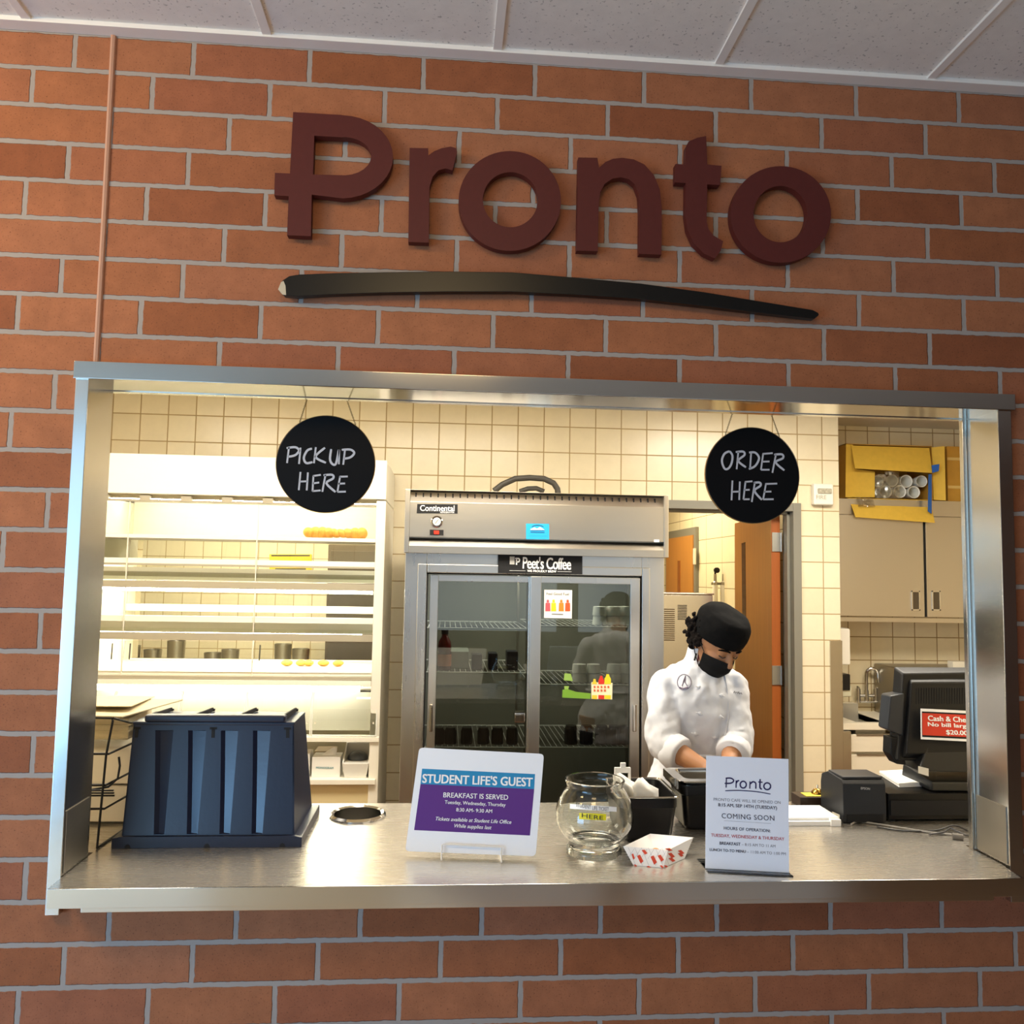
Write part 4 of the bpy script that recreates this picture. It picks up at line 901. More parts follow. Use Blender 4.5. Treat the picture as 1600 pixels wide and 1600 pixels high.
MB().cyl((cx0 + .03, 2.05, zz(994)), (cx1 - .06, 2.05, zz(994)), .009, 12).build('lamp_tube', M_tubelight, case)
bars('shelf', [(1050, 1056, UY + .01, 2.5), (1063, 1071, UY - .012, UY + .02)], M_case)
bars('price_rail', [(1057, 1062, UY - .004, UY + .014)], M_taupe)
b = MB().box(cx0, cx1, 2.49, 2.5, zz(1056), zz(1030, 2.5), .001); b.build('rear_lip', M_case, case)
MB().cyl((cx0 + .03, 2.03, zz(1074)), (cx1 - .06, 2.03, zz(1074)), .008, 12).build('lamp_tube', M_tubelight, case)
seams = [at(199, 850, UY).x, at(401, 850, UY).x]
gx = [cx0] + [seams[0]] + [seams[1]] + [cx1]
for y0, y1 in ((790, 840), (846, 908), (924, 988), (1004, 1050)):
    for k in range(3):
        z0, z1 = zz(y1), zz(y0)
        b = MB().hexa([(gx[k] + .002, UY + .004, z0), (gx[k + 1] - .002, UY + .004, z0), (gx[k + 1] - .002, UY + .03, z1), (gx[k] + .002, UY + .03, z1)], [(gx[k] + .002, UY + .008, z0), (gx[k + 1] - .002, UY + .008, z0), (gx[k + 1] - .002, UY + .034, z1), (gx[k] + .002, UY + .034, z1)])
        b.build('glass_flap', M_caseglass, case, smooth=False)
b = MB()
for s in seams: b.box(s - .0025, s + .0025, UY + .002, UY + .01, zz(1058), zz(788))
b.build('glass_seams', M_offwhite, case)
b = MB()
for px in (175, 203, 406):
    q = at(px, 1008, UY + .02); b.cyl((q.x, UY + .02, zz(1033)), (q.x + .002, UY + .02, zz(1008)), .0035, 8)
b.build('shelf_bracket', mat('bracket_grey', (90, 88, 78), .5), case)
# clear bins under the deck
edges = [at(p, 1110, UY).x for p in (176, 281, 384, 487, 590)]
edges = [edges[0] - .38] + edges
MB().box(cx0, cx1, 2.12, 2.135, zz(1150), zz(1072), .001).build('bin_back', mat('bin_back_grey', (206, 202, 190), .5), case)
for k in range(5):
    x0, x1 = edges[k] + .004, edges[k + 1] - .004
    prof = [(UY + .06, zz(1078)), (UY + .035, zz(1082)), (UY + .014, zz(1092)), (UY + .002, zz(1108)), (UY - .004, zz(1125)), (UY - .006, zz(1149))]
    b = MB()
    for (ya, za), (yb_, zb2) in zip(prof, prof[1:]): b.hexa([(x0, ya, za), (x1, ya, za), (x1, yb_, zb2), (x0, yb_, zb2)], [(x0, ya + .003, za), (x1, ya + .003, za), (x1, yb_ + .003, zb2), (x0, yb_ + .003, zb2)])
    bn = b.build('clear_bin', M_acrylic, case, angle=50)
    b = MB()
    for xx in (x0, x1): b.tube([(xx, y, z) for y, z in prof], .003, 6)
    b.tube([(x0, UY - .006, zz(1149)), (x1, UY - .006, zz(1149))], .003, 6)
    b.build('bin_edge', mat('acrylic_edge', (236, 236, 228), .3), bn)
    if k: 
        b = MB()
        for xx in (x0 + .015, x1 - .015): b.cyl((xx, UY - .009, zz(1129)), (xx, UY - .002, zz(1129)), .005, 10)
        b.build('bin_knob', M_offwhite, bn)
MB().box(cx0, .702, UY - .012, UY + .06, zz(1157), zz(1151), .002).box(cx0, .702, UY - .012, 2.12, zz(1157) - .004, zz(1157), .001).build('bin_rail', M_case, case)
nb = zz(1217)
MB().box(cx0, .690, UY - .02, 2.4, nb - .024, nb, .003).build('storage_shelf', M_case, case)
MB().box(cx0, cx1, 2.38, 2.4, nb, zz(1157), .001).build('storage_back', mat('storage_back_taupe', (176, 168, 148), .6), case)  # even taupe back, darker than the case white
MB().box(cx0, cx1, UY + .01, UY + .03, .08, nb - .026, .002).build('lower_panel', mat('lower_cream', (222, 206, 160), .5), case)
# things in the case
M_bread = mat('bread_crust', (206, 142, 58), .6, noise=.25, nscale=50, bump=.3)
bz = zz(842) + .0125
b = MB()
bx0, bx1 = at(474, 830, 2.0).x, at(568, 830, 2.0).x
for k in range(9):
    x = bx0 + (bx1 - bx0) * (k + .5) / 9; b.ell((x, 2.07, bz + .028), .030, .03, .026 + .006 * math.sin(k), Matrix.Rotation(.5, 3, 'Y'), 14, 10)
tag(b.build('braided_loaf', M_bread, None, angle=70), 'long golden braided loaf on the top shelf of the display case', 'bread')
M_boxp = mat('glove_box_card', (228, 226, 220), .6)
def pbox(px0, py0, px1, py1, y, d, lab, text=None):
    a, c = at(px0, py1, y), at(px1, py0, y); o = thing('glove_box', ((a.x + c.x) / 2, y + d / 2, nb), lab, 'box')
    MB().box(a.x, c.x, y, y + d, nb, c.z, .002).build('box', M_boxp, o)
    if text:
        P = Plane((a.x, y - .0006, a.z), (1, 0, 0), (0, 0, 1)); b = MB(); P.text(b, text, (494, 1199.5), (521, 1200), bold=.02); b.build('lettering', mat('teal_print', (92, 150, 160), .6), o, smooth=False)
    return o
mb_ = pbox(486.5, 1183, 532, 1213, 2.0, .11, 'white glove box with teal lettering on the shelf under the clear bins', 'MONOGRAM')
gb = at(510, 1183, 2.05); b = MB(); b.loft([[(gb.x + .05 * math.cos(a * PI / 5), 2.055 + .03 * math.sin(a * PI / 5), gb.z) for a in range(10)], [(gb.x + .02 + .03 * math.cos(a * PI / 5 + .4), 2.055 + .016 * math.sin(a * PI / 5), gb.z + .02) for a in range(10)], [(gb.x + .04 + .012 * math.cos(a * PI / 5), 2.05 + .01 * math.sin(a * PI / 5), gb.z + .045) for a in range(10)]])
b.build('pulled_glove', M_paper, mb_)
pbox(455, 1178, 484, 1214, 1.99, .11, 'white glove box half hidden behind the black organizer')
M_holder = mat('holder_white', (222, 220, 212), .4)
a, c = at(534, 1213, 1.98), at(577, 1170, 1.98)
hd = thing('plastic_bin', ((a.x + c.x) / 2, 2.05, nb), 'white open plastic bin at the right end of the case shelf', 'bin')
b = MB(); zb2 = at(555, 1193, 1.98).z
b.hexa([(a.x + .012, 1.985, nb), (c.x - .012, 1.985, nb), (c.x - .012, 2.14, nb), (a.x + .012, 2.14, nb)], [(a.x, 1.975, zb2), (c.x, 1.975, zb2), (c.x, 2.14, zb2), (a.x, 2.14, zb2)], .002)
b.hexa([(a.x, 1.975, zb2), (a.x + .006, 1.975, zb2), (a.x + .006, 2.14, c.z), (a.x, 2.14, c.z)], [(a.x, 2.14, zb2 - .001), (a.x + .006, 2.14, zb2 - .001), (a.x + .006, 2.142, c.z), (a.x, 2.142, c.z)])
b.hexa([(c.x - .006, 1.975, zb2), (c.x, 1.975, zb2), (c.x, 2.14, c.z), (c.x - .006, 2.14, c.z)], [(c.x - .006, 2.14, zb2 - .001), (c.x, 2.14, zb2 - .001), (c.x, 2.142, c.z), (c.x - .006, 2.142, c.z)])
b.box(a.x, c.x, 2.135, 2.142, zb2, c.z, .001); b.build('bin_body', M_holder, hd)
MB().ell(((a.x + c.x) / 2, 2.08, zb2 + .004), (c.x - a.x) * .4, .05, .035).build('dark_contents', mat('dark_lids', (70, 74, 80), .3), hd, label='dark contents')
tag(MB().box(at(492, 1178, 2.2).x, at(524, 1178, 2.2).x, 2.18, 2.3, nb, at(500, 1172, 2.2).z, .004).build('paper_stack', mat('kraft_paper', (150, 132, 104), .8), None), 'brown paper stack behind the lettered white glove box', 'paper')
# pastries on the deck
for k, px in enumerate((448, 470, 482, 505, 528)):
    q = at(px, 1046, 2.25); z0 = zz(1050, UY + .01)
    o = MB().ell((q.x, 2.25, z0 + .017), .03, .025, .016, Matrix.Rotation(k, 3, 'Z'), 14, 10).build('pastry', M_bread, None, angle=70)
    tag(o, ('first', 'second', 'third', 'fourth', 'fifth')[k] + ' pastry from the left on the lowest lit deck of the case', 'pastry', 'pastries on the lowest deck of the case')
# back kitchen seen through the case
sg = [at(421, 866, 4.985), at(487, 866, 4.985), at(487, 897, 4.985), at(421, 897, 4.985)]
sgo = thing('wall_placard', sg[0], 'yellow safety placard on the back kitchen wall, seen through the case', 'placard')
b = MB(); b.prism(sg, (0, .01, 0), bev=.002); b.build('board', mat('placard_yellow', (226, 196, 40), .5), sgo)
P = Plane(sg[0] + Vector((0, -.002, 0)), (1, 0, 0), (0, 0, 1)); b = MB()
for q in ([(424, 868), (484, 868)], [(430, 889), (478, 889)]): P.stroke(b, q, .012, .002)
b.build('border_lines', M_ink, sgo, smooth=False)
cb = [at(513, 850, 4.2), at(600, 1030, 4.2)]
o = thing('dark_cabinet', (cb[0].x + .3, 4.5, 0), 'dark brown cabinet in the back kitchen behind the right of the case', 'cabinet')
MB().box(cb[0].x, cb[0].x + .75, 4.2, 4.9, 0, cb[0].z, .01).build('body', mat('dark_brown_panel', (92, 78, 60), .5), o)
MB().box(cb[0].x + .02, cb[0].x + .73, 4.19, 4.2, .2, cb[0].z - .05, .004).build('door', mat('dark_brown_door', (80, 68, 52), .4), o)
o = thing('steel_table', (-.6, 4.2, 0), 'steel work table in the back kitchen, seen through the case', 'table')
tz = at(300, 1040, 4.0).z
MB().box(-2.2, cb[0].x - .05, 3.9, 4.55, tz - .04, tz, .004).build('tabletop', M_steeld, o)
for x in (-2.15, cb[0].x - .1):
    for y in (3.95, 4.5): MB().cyl((x, y, 0), (x, y, tz - .04), .02, 12).build('leg', M_steeld, o)
for k, px in enumerate((205, 235, 275, 330, 360, 440, 470)):
    q = at(px, 1020, 4.2); h = (.12, .09, .16, .07, .1, .14, .11)[k]
    o = MB().lathe((q.x, 4.2 + .05 * (k % 2), tz), [(.001, 0), (.06, 0), (.065, h), (.06, h), (.057, .006), (.001, .006)], 20).build('cooking_pot', M_steeld, None)
    tag(o, ('first', 'second', 'third', 'fourth', 'fifth', 'sixth', 'seventh')[k] + ' steel pot from the left on the back kitchen table', 'pot', 'pots on the back kitchen table')

# ================================================================== REFRIGERATOR
FY = 1.75
def fx(px, py=1000): return at(px, py, FY).x
def fz(py, px=830): return at(px, py, FY).z
fr = thing('glass_door_refrigerator', (1.43, 2.1, 0), 'stainless two-door glass refrigerator between the display case and the doorway', 'refrigerator')
M_fs = steel('fridge_steel', (216, 214, 208), .28, (4, 4, .4), .03, 4)
M_fs2 = steel('fridge_hood_steel', (212, 205, 192), .30, (.4, 4, 4), .03, 4)
FX0, FX1 = .815, 2.05; HB = fz(866.5); HT = at(640, 764, FY - .05).z
gx0, gx1 = fx(664), fx(1002); gzt = fz(897)
M_liner = mat('fridge_liner', (128, 128, 118), .4)
b = MB()
b.box(FX0 + .001, FX0 + .02, FY + .049, 2.52, .16, HB - .031).box(FX1 - .02, FX1 - .001, FY + .049, 2.52, .16, HB - .031).box(FX0 + .02, FX1 - .02, 2.49, 2.52, .16, HB - .031).box(FX0 + .02, FX1 - .02, FY + .051, 2.489, .161, .2).box(FX0, FX1, FY + .052, 2.52, HB - .03, HB + .012)
b.box(FX0, gx0, FY, FY + .05, .16, HB, .003).box(gx1, FX1, FY, FY + .05, .16, HB, .003).box(gx0, gx1, FY, FY + .05, gzt, HB, .002).box(gx0, gx1, FY, FY + .05, .16, .32, .002)
b.build('cabinet', M_fs, fr)
b = MB(); tr0, tr1, trz = fx(650), fx(1014), fz(884)
for (a, c, d, e) in (((tr0, gx0 + .002, .3, trz)), ((gx1 - .002, tr1, .3, trz))): b.box(a, c, FY - .018, FY - .0005, d, e, .005)
b.box(gx0 + .0022, gx1 - .0022, FY - .018, FY - .0005, gzt - .002, trz, .005); b.build('door_trim', M_fs, fr)
MB().box(FX0 + .021, FX1 - .021, 2.47, 2.489, .2, HB - .04).box(FX0 + .021, FX0 + .03, FY + .06, 2.47, .2, HB - .04).box(FX1 - .03, FX1 - .021, FY + .06, 2.47, .2, HB - .04).box(FX0 + .03, FX1 - .03, FY + .06, 2.47, .2, .21).build('liner', M_liner, fr)
# hood
hy0 = FY - .05
h_sl0, h_sl1, h_p0, h_p1 = at(800, 771, hy0).z, at(800, 787, hy0).z, at(800, 842, hy0).z, at(800, 855, hy0).z
b = MB(); b.box(FX0 - .006, FX0 + .018, hy0, FY + .3, HB - .004, HT, .003).box(FX1 - .016, FX1 + .008, hy0, FY + .3, HB - .004, HT, .003)
b.box(FX0 + .018, FX1 - .016, hy0, FY + .3, at(800, 769, hy0).z, HT - .002, .002).box(FX0 + .018, FX1 - .016, hy0 + .004, hy0 + .01, h_p0, h_sl1, .0015).box(FX0 + .018, FX1 - .016, hy0 - .0, hy0 + .008, HB - .004, h_p1, .002)
b.hexa([(FX0 + .018, hy0 + .006, h_sl1), (FX1 - .016, hy0 + .006, h_sl1), (FX1 - .016, hy0 + .04, h_sl0), (FX0 + .018, hy0 + .04, h_sl0)], [(FX0 + .018, hy0 + .012, h_sl1), (FX1 - .016, hy0 + .012, h_sl1), (FX1 - .016, hy0 + .05, h_sl0), (FX0 + .018, hy0 + .05, h_sl0)])
b.hexa([(FX0 + .018, hy0 + .004, h_p1), (FX1 - .016, hy0 + .004, h_p1), (FX1 - .016, hy0 + .03, h_p0 - .004), (FX0 + .018, hy0 + .03, h_p0 - .004)], [(FX0 + .018, hy0 + .012, h_p1), (FX1 - .016, hy0 + .012, h_p1), (FX1 - .016, hy0 + .04, h_p0 - .004), (FX0 + .018, hy0 + .04, h_p0 - .004)])
b.box(FX0 + .018, FX1 - .016, hy0 + .06, FY + .28, HB, HT - .01)
b.build('hood', M_fs2, fr)
b = MB()
for k in range(34): x = FX0 + .04 + k * .0345; b.box(x, x + .006, hy0 + .022, hy0 + .036, h_sl1 + .01, h_sl0 - .006)
b.build('vent_slots', M_blackm, fr)
Ph = Plane((1, hy0 + .003, 2), (1, 0, 0), (0, 0, 1))
b = MB(); Ph.patch(b, [(652, 787.5), (715, 788), (715, 802.5), (651, 802)], .001, .001); npl = b.build('name_plate', M_blackm, fr, smooth=False)
b = MB(); Ph.text(b, 'Continental', (656.5, 793.8), (710, 794.4), bold=.012, lift=.003, h=.027); Ph.text(b, 'REFRIGERATOR', (688, 800.6), (710, 800.8), lift=.003); b.build('lettering', M_paper, npl, smooth=False)
c = Ph.hit(682.5, 815); MB().lathe(c + Vector((0, -.008, 0)), [(.001, 0), (.024, 0), (.028, .003), (.028, .008), (.001, .008)], 32, axis='y').build('thermometer', M_chrome, fr)
MB().lathe(c + Vector((0, -.0095, 0)), [(.001, 0), (.019, 0), (.019, .0015), (.001, .0015)], 32, axis='y').build('dial', mat('dial_face', (206, 200, 186), .4), fr)
b = MB(); Ph.stroke(b, [(680, 818), (685, 811.5)], .002, .0108); b.build('dial_needle', M_ink, fr, smooth=False)
b = MB(); Ph.patch(b, [(671.5, 827.5), (693, 828), (693, 836.5), (671.5, 836)], .006, .006); b.build('switch_plate', M_blackm, fr, smooth=False)
b = MB(); Ph.patch(b, [(678, 829), (686, 829.3), (686, 834.7), (678, 834.4)], .011, .005); b.build('power_switch', mat('red_rocker', (220, 50, 34), .3, emit=((230, 50, 30), .5)), fr, smooth=False, label='red rocker switch')
def sticker(name, P, pts, m, lab, cat='sticker', lift=.0008): 
    b = MB(); P.patch(b, pts, lift, .0006); return tag(b.build(name, m, None, smooth=False), lab, cat)
bs = sticker('service_sticker', Ph, [(822, 818), (858, 818.6), (858, 843), (822, 842.4)], mat('sky_blue_sticker', (40, 162, 226), .4), 'sky blue service sticker on the refrigerator hood', lift=.0015)
b = MB(); Ph.patch(b, [(829, 827), (835, 824), (839, 826), (844, 823.4), (851, 828), (829, 828)], .003, .0003); b.build('mountain_mark', M_paper, bs, smooth=False)
b = MB()
Ph.stroke(b, [(829, 829.2), (851, 829.6)], .002, .003); Ph.stroke(b, [(829, 831.6), (851, 832)], .003, .003); Ph.stroke(b, [(831, 823.2), (835, 821.3), (840, 820.6), (846, 821.4), (849, 823)], .0028, .003); Ph.stroke(b, [(826, 837), (855, 837.5)], .0006, .003)
b.build('dark_print', mat('sticker_ink', (24, 62, 96), .6), bs, smooth=False)
sticker('white_tag', Ph, [(1022, 843), (1030, 843.2), (1030, 847), (1022, 846.8)], M_paper, 'tiny white tag at the lower right of the refrigerator hood', 'tag', lift=.0015)
Pf = Plane((1, FY - .0195, 1.5), (1, 0, 0), (0, 0, 1))
b = MB(); Pf.patch(b, [(778.5, 866.5), (910, 868.5), (910, 897.5), (778, 895.5)], .001, .0012); coff = tag(b.build('coffee_sign', M_blackm, None, smooth=False), 'black coffee plate with white lettering across the top of the refrigerator doors', 'sign')
b = MB()
Pf.text(b, "Peet's Coffee", (817, 879), (892, 881), bold=.02, lift=.003, h=.056, spacing=.92); Pf.text(b, 'WE PROUDLY BREW', (824, 892), (869, 893), bold=.03, lift=.003)
Pf.stroke(b, [(796, 891.4), (821, 891.9)], .0015, .003, False); Pf.stroke(b, [(871, 893), (893, 893.4)], .0015, .003, False)
Pf.stroke(b, [(807, 872), (807, 882.5)], .008, .003, False); Pf.stroke(b, [(805, 872.5), (811, 873), (811, 877.5), (806, 878)], .0065, .003)
b.build('lettering', M_paper, coff, smooth=False)
b = MB(); Pf.patch(b, [(796.5, 869.5), (804, 869.7), (804, 882), (796.5, 881.8)], .003, .0003); b.build('emblem', mat('emblem_grey', (190, 188, 182), .6), coff, smooth=False)
# doors
dzb, dzt = .33, fz(900.5)
M_doorglass = pane('fridge_glass', (214, 215, 206), ior=1.55, extra=.02)
def door(x0, x1, y, l, r, lab):
    b = MB(); b.box(x0, x0 + l, y, y + .03, dzb, dzt, .003).box(x1 - r, x1, y, y + .03, dzb, dzt, .003).box(x0 + l, x1 - r, y, y + .03, dzt - .03, dzt, .002).box(x0 + l, x1 - r, y, y + .03, dzb, dzb + .05, .002)
    d = b.build('sliding_door', M_fs, fr, label=lab)
    MB().box(x0 + l, x1 - r, y + .012, y + .016, dzb + .05, dzt - .03).build('glass_pane', M_doorglass, d, smooth=False); return d
dL = door(fx(670), fx(838), FY + .012, fx(683) - fx(670), fx(838) - fx(825), 'left sliding glass door')
dR = door(fx(827), fx(998), FY - .022, fx(844) - fx(827), fx(998) - fx(983), 'right sliding glass door')
for d, a, c, y in ((dL, 671, 676, FY + .012), (dR, 988, 994, FY - .022)):
    q0, q1 = at(a, 1100, y), at(c, 1143, y); MB().box(q0.x, q1.x, y - .012, y + .002, q1.z, q0.z, .004).build('door_pull', M_chrome, d)
q0, q1 = at(804, 1114, FY - .01), at(821, 1130, FY - .01); MB().box(q0.x, q1.x, FY - .0, FY + .013, q1.z, q0.z, .006).build('door_lock', M_chrome, dL)
MB().box(gx0, gx0 + .008, FY - .001, FY + .03, .32, gzt).box(gx1 - .008, gx1, FY - .001, FY + .03, .32, gzt).box(gx0, gx1, FY - .001, FY + .008, gzt - .008, gzt).build('door_gasket', M_blackm, fr)
# shelves
M_coated = mat('coated_wire', (206, 208, 202), .4)
def wshelf(x0, x1, z):
    b = MB()
    for y in (FY + .09, 2.42): b.cyl((x0, y, z), (x1, y, z), .004, 8)
    n = int((x1 - x0) / .026)
    for k in range(n + 1): x = x0 + (x1 - x0) * k / n; b.cyl((x, FY + .09, z + .003), (x, 2.42, z + .003), .0018, 5)
    return b.build('wire_shelf', M_coated, fr)
sxl = (FX0 + .035, 1.40); sxr = (1.42, FX1 - .035); SF = FY + .09
zL = [at(750, p, SF).z for p in (982, 1051, 1168)]; zR = [at(900, p, SF).z for p in (979, 1070, 1168)]
for z in zL: wshelf(*sxl, z)
for z in zR: wshelf(*sxr, z)
b = MB()
for x in (1.405, FX0 + .034, FX1 - .034):
    for y in (FY + .12, 2.40): b.box(x - .006, x + .006, y - .006, y + .006, .21, HB - .05)
b.build('shelf_post', M_steeld, fr)
for x in (FX0 + .08, FX1 - .08):
    for y in (FY + .08, 2.44): MB().cyl((x - .015, y, .05), (x + .015, y, .05), .05, 20).cyl((x, y, .05), (x, y, .16), .012, 10).build('caster', M_blackm, fr)
M_cup = mat('white_cup', (222, 222, 214), .5)
def cups(px, p0, p1, y, n, lab, grp, zbase):
    q = at(px, p1, y); k = 0; hgt = at(px, p0, y).z - zbase
    for i in range(n):
        h = hgt / n
        b = MB().lathe((q.x, y, zbase + i * h), [(.001, 0.0), (.036, 0.0), (.037, .004), (.032, h - .002), (.001, h - .002)], 24)
        tag(b.build('paper_cup', M_cup, None), ('lower ' if i == 0 else 'upper ') + lab, 'cup', grp)
z0 = zR[0] + .006
for px, w in ((937, 'left'), (958, 'middle'), (977, 'right')): cups(px, 947, 973, FY + .16, 2, 'upturned white cup of the ' + w + ' stack on the top right refrigerator shelf', 'white cups on the upper refrigerator shelf', z0)
z0 = zR[1] + .006
for px, w in ((905, 'first'), (927, 'second'), (959, 'third'), (979, 'fourth')): cups(px, 1037, 1066, FY + .16, 2, 'upturned white cup of the ' + w + ' stack on the middle right refrigerator shelf', 'white cups on the middle refrigerator shelf', z0)
M_mug = mat('dark_jar', (28, 22, 20), .15)
zj = zL[2] + .006
for k, px in enumerate((685, 704, 729, 755, 777, 800)):
    q = at(px, 1150, FY + .15); o = MB().lathe((q.x, FY + .15, zj), [(.001, 0), (.027, 0), (.029, .006), (.029, .062), (.024, .07), (.024, .078), (.001, .078)], 24).build('dark_jar', M_mug, None); tag(o, ('first', 'second', 'third', 'fourth', 'fifth', 'sixth')[k] + ' dark lidded jar from the left behind the left refrigerator door', 'jar', 'dark jars behind the left refrigerator door')
zj = zR[2] + .006
for k, px in enumerate((892, 916, 940, 960, 977)):
    q = at(px, 1150, FY + .15); o = MB().lathe((q.x, FY + .15, zj), [(.001, 0), (.031, 0), (.033, .006), (.033, .072), (.027, .08), (.027, .088), (.001, .088)], 24).build('dark_jar', M_mug, None); tag(o, ('first', 'second', 'third', 'fourth', 'fifth')[k] + ' dark lidded jar from the left behind the right refrigerator door', 'jar', 'dark jars behind the right refrigerator door')
q = at(694, 1040, FY + .14); zq = zL[1] + .006
o = thing('juice_bottle', (q.x, FY + .14, zq), 'tall dark red juice bottle at the left end of the refrigerator shelf', 'bottle')
MB().lathe((q.x, FY + .14, zq), [(.001, 0), (.03, 0), (.033, .006), (.033, .11), (.03, .135), (.016, .16), (.014, .172), (.001, .172)], 28).build('bottle', mat('berry_juice', (96, 24, 22), .15), o)
MB().cyl((q.x, FY + .14, zq + .171), (q.x, FY + .14, zq + .192), .017, 20).build('cap', M_blackm, o)
MB().lathe((q.x, FY + .14, zq), [(.0335, .02), (.0338, .021), (.0338, .075), (.0335, .076)], 28, closed=True).build('bottle_label', mat('bottle_label', (198, 120, 84), .6), o)
a, c = at(688, 1046, FY + .2), at(733, 1020, FY + .2)
o = MB().box(a.x, c.x, FY + .19, FY + .42, zq, zq + .085, .006).build('clear_tub', mat('milky_tub', (150, 160, 150), .25), None); tag(o, 'milky plastic tub on the middle left refrigerator shelf', 'tub')
for k, (px, w, h) in enumerate(((745, .05, .075), (770, .045, .08), (800, .055, .09))):
    q = at(px, 1046, FY + .17); o = MB().box(q.x - w / 2, q.x + w / 2, FY + .15, FY + .25, zq, zq + h, .006).build('black_carton', mat('dark_carton', (30, 34, 44), .4), None); tag(o, ('left', 'middle', 'right')[k] + ' dark carton of three on the middle left refrigerator shelf', 'carton', 'dark cartons on the middle refrigerator shelf')
# sheets on the right door
Pg = Plane((1, FY - .0105, 1.5), (1, 0, 0), (0, 0, 1))
ps_ = sticker('drink_poster', Pg, [(850.5, 921.5), (894, 922), (893.5, 966.5), (850, 965.5)], mat('poster_white', (236, 232, 222), .5), 'white drink poster with fruit colours on the right refrigerator door', 'poster')
b = MB(); Pg.text(b, 'Feel Good Fuel', (854, 927.6), (889, 928.3), lift=.0016, bold=.0); b.build('lettering', M_ink, ps_, smooth=False)
for k, (col, x) in enumerate((((214, 84, 92), 856), ((232, 196, 40), 865), ((226, 130, 36), 877), ((200, 86, 40), 887))):
    b = MB(); Pg.patch(b, [(x - 3.6, 942), (x + 3.6, 942), (x + 4, 955), (x - 4, 955)], .0016, .0003); Pg.patch(b, [(x - 1.6, 937), (x + 1.6, 937), (x + 2, 941.5), (x - 2, 941.5)], .0016, .0003); b.build('printed_bottle', mat('print_%d' % k, col, .6), ps_, smooth=False)
b = MB(); Pg.stroke(b, [(862, 959.5), (880, 960)], .004, .0016); b.build('footer_line', M_ink, ps_, smooth=False)
gs = sticker('green_sticker', Pg, [(879, 1078), (886, 1076.5), (900, 1081), (923, 1083.5), (922.5, 1092), (878.5, 1090)], mat('leaf_green', (112, 158, 52), .5), 'green leafy sticker low on the right refrigerator door')
b = MB(); Pg.patch(b, [(882, 1052), (892, 1053), (895, 1064), (881, 1063)], .001, .0004); Pg.patch(b, [(881.5, 1072), (889, 1072), (888, 1077), (882, 1077)], .001, .0004); b.build('sprout_print', mat('sprout_green', (140, 176, 84), .6), gs, smooth=False)
js = sticker('juice_sticker', Pg, [(924, 1066), (957, 1067), (956.5, 1093), (924, 1092)], mat('juice_card', (232, 226, 190), .5), 'juice bottles sticker beside the green sticker on the refrigerator door')
for k, (col, x, w, t) in enumerate((((206, 52, 40), 939.5, 4.5, 1056), ((230, 206, 46), 949.5, 5.0, 1053.5), ((226, 196, 60), 929, 4, 1061))):
    b = MB(); Pg.patch(b, [(x - w, t + 7), (x - w * .5, t + 3), (x - w * .4, t), (x + w * .4, t), (x + w * .5, t + 3), (x + w, t + 7), (x + w, 1069), (x - w, 1069)], .0016, .0003); Pg.patch(b, [(x - w, 1086), (x + w, 1086.3), (x + w, 1092.5), (x - w, 1092)], .0018, .0003); b.build('printed_bottle', mat('juice_%d' % k, col, .5), js, smooth=False)
b = MB()
for k in range(9): 
    x, y = 929 + (k % 5) * 5.4, 1073.5 + (k // 5) * 5.5; Pg.patch(b, [(x - 1.6, y - 1.6), (x + 1.2, y - 2), (x + 1.8, y + 1.4), (x - 1, y + 1.8)], .0018, .0003)
b.build('fruit_print', mat('fruit_print', (204, 96, 60), .6), js, smooth=False)
# hose on the hood
ho = [at(x, y, FY + .12) for x, y in ((772, 767), (785, 757), (805, 748), (828, 746.5), (850, 748), (865, 755), (871, 764), (872, 772))]
tag(MB().tube([p for i in range(len(ho) - 1) for p in (ho[i], (ho[i] + ho[i + 1]) / 2)] + [ho[-1]], .0145, 12).build('black_hose', mat('rubber_hose', (44, 40, 32), .6), None), 'black rubber hose looping over the top of the refrigerator', 'hose')
ho = [at(x, y, FY + .16) for x, y in ((812, 768), (825, 763.5), (838, 763), (850, 768))]
tag(MB().tube(ho, .012, 12).build('black_hose', mat('rubber_hose', (44, 40, 32), .6), None), 'lower short coil of black hose on the refrigerator top', 'hose')

# ================================================================== WALL PLATE, CORRIDOR
a, c = at(1267.5, 789.5, 2.595), at(1298, 757, 2.595)
al = thing('fire_alarm', ((a.x + c.x) / 2, 2.59, (a.z + c.z) / 2), 'white FIRE alarm strobe on the tiled wall right of the round order sign', 'alarm')
MB().box(a.x, c.x, 2.555, 2.6, a.z, c.z, .010, 3).build('body', mat('alarm_white', (232, 228, 214), .35), al)
MB().box(a.x + .022, c.x - .016, 2.545, 2.558, (a.z + c.z) / 2 + .004, c.z - .03, .004).build('strobe_lens', mat('strobe_lens', (176, 170, 150), .15, noise=.3, nscale=120), al)
P = Plane((1, 2.5535, 2), (1, 0, 0), (0, 0, 1)); b = MB(); P.text(b, 'FIRE', (1275.5, 776.5), (1291, 777), lift=.001); b.build('lettering', mat('pale_print', (176, 164, 142), .6), al, smooth=False)
iy = 3.35
a, c = at(1030, 1000, iy), at(1114, 927, iy)
im = thing('ice_machine', ((a.x + c.x) / 2, 3.7, 0), 'stainless ice machine with vent grilles in the corridor behind the chef', 'ice machine')
MB().box(2.16, c.x, iy, 3.95, .12, c.z - .012, .006).build('body', M_steel, im); MB().box(2.155, c.x + .006, iy - .01, 3.96, c.z - .012, c.z, .003).build('top_panel', M_steelh, im)
b = MB(); 
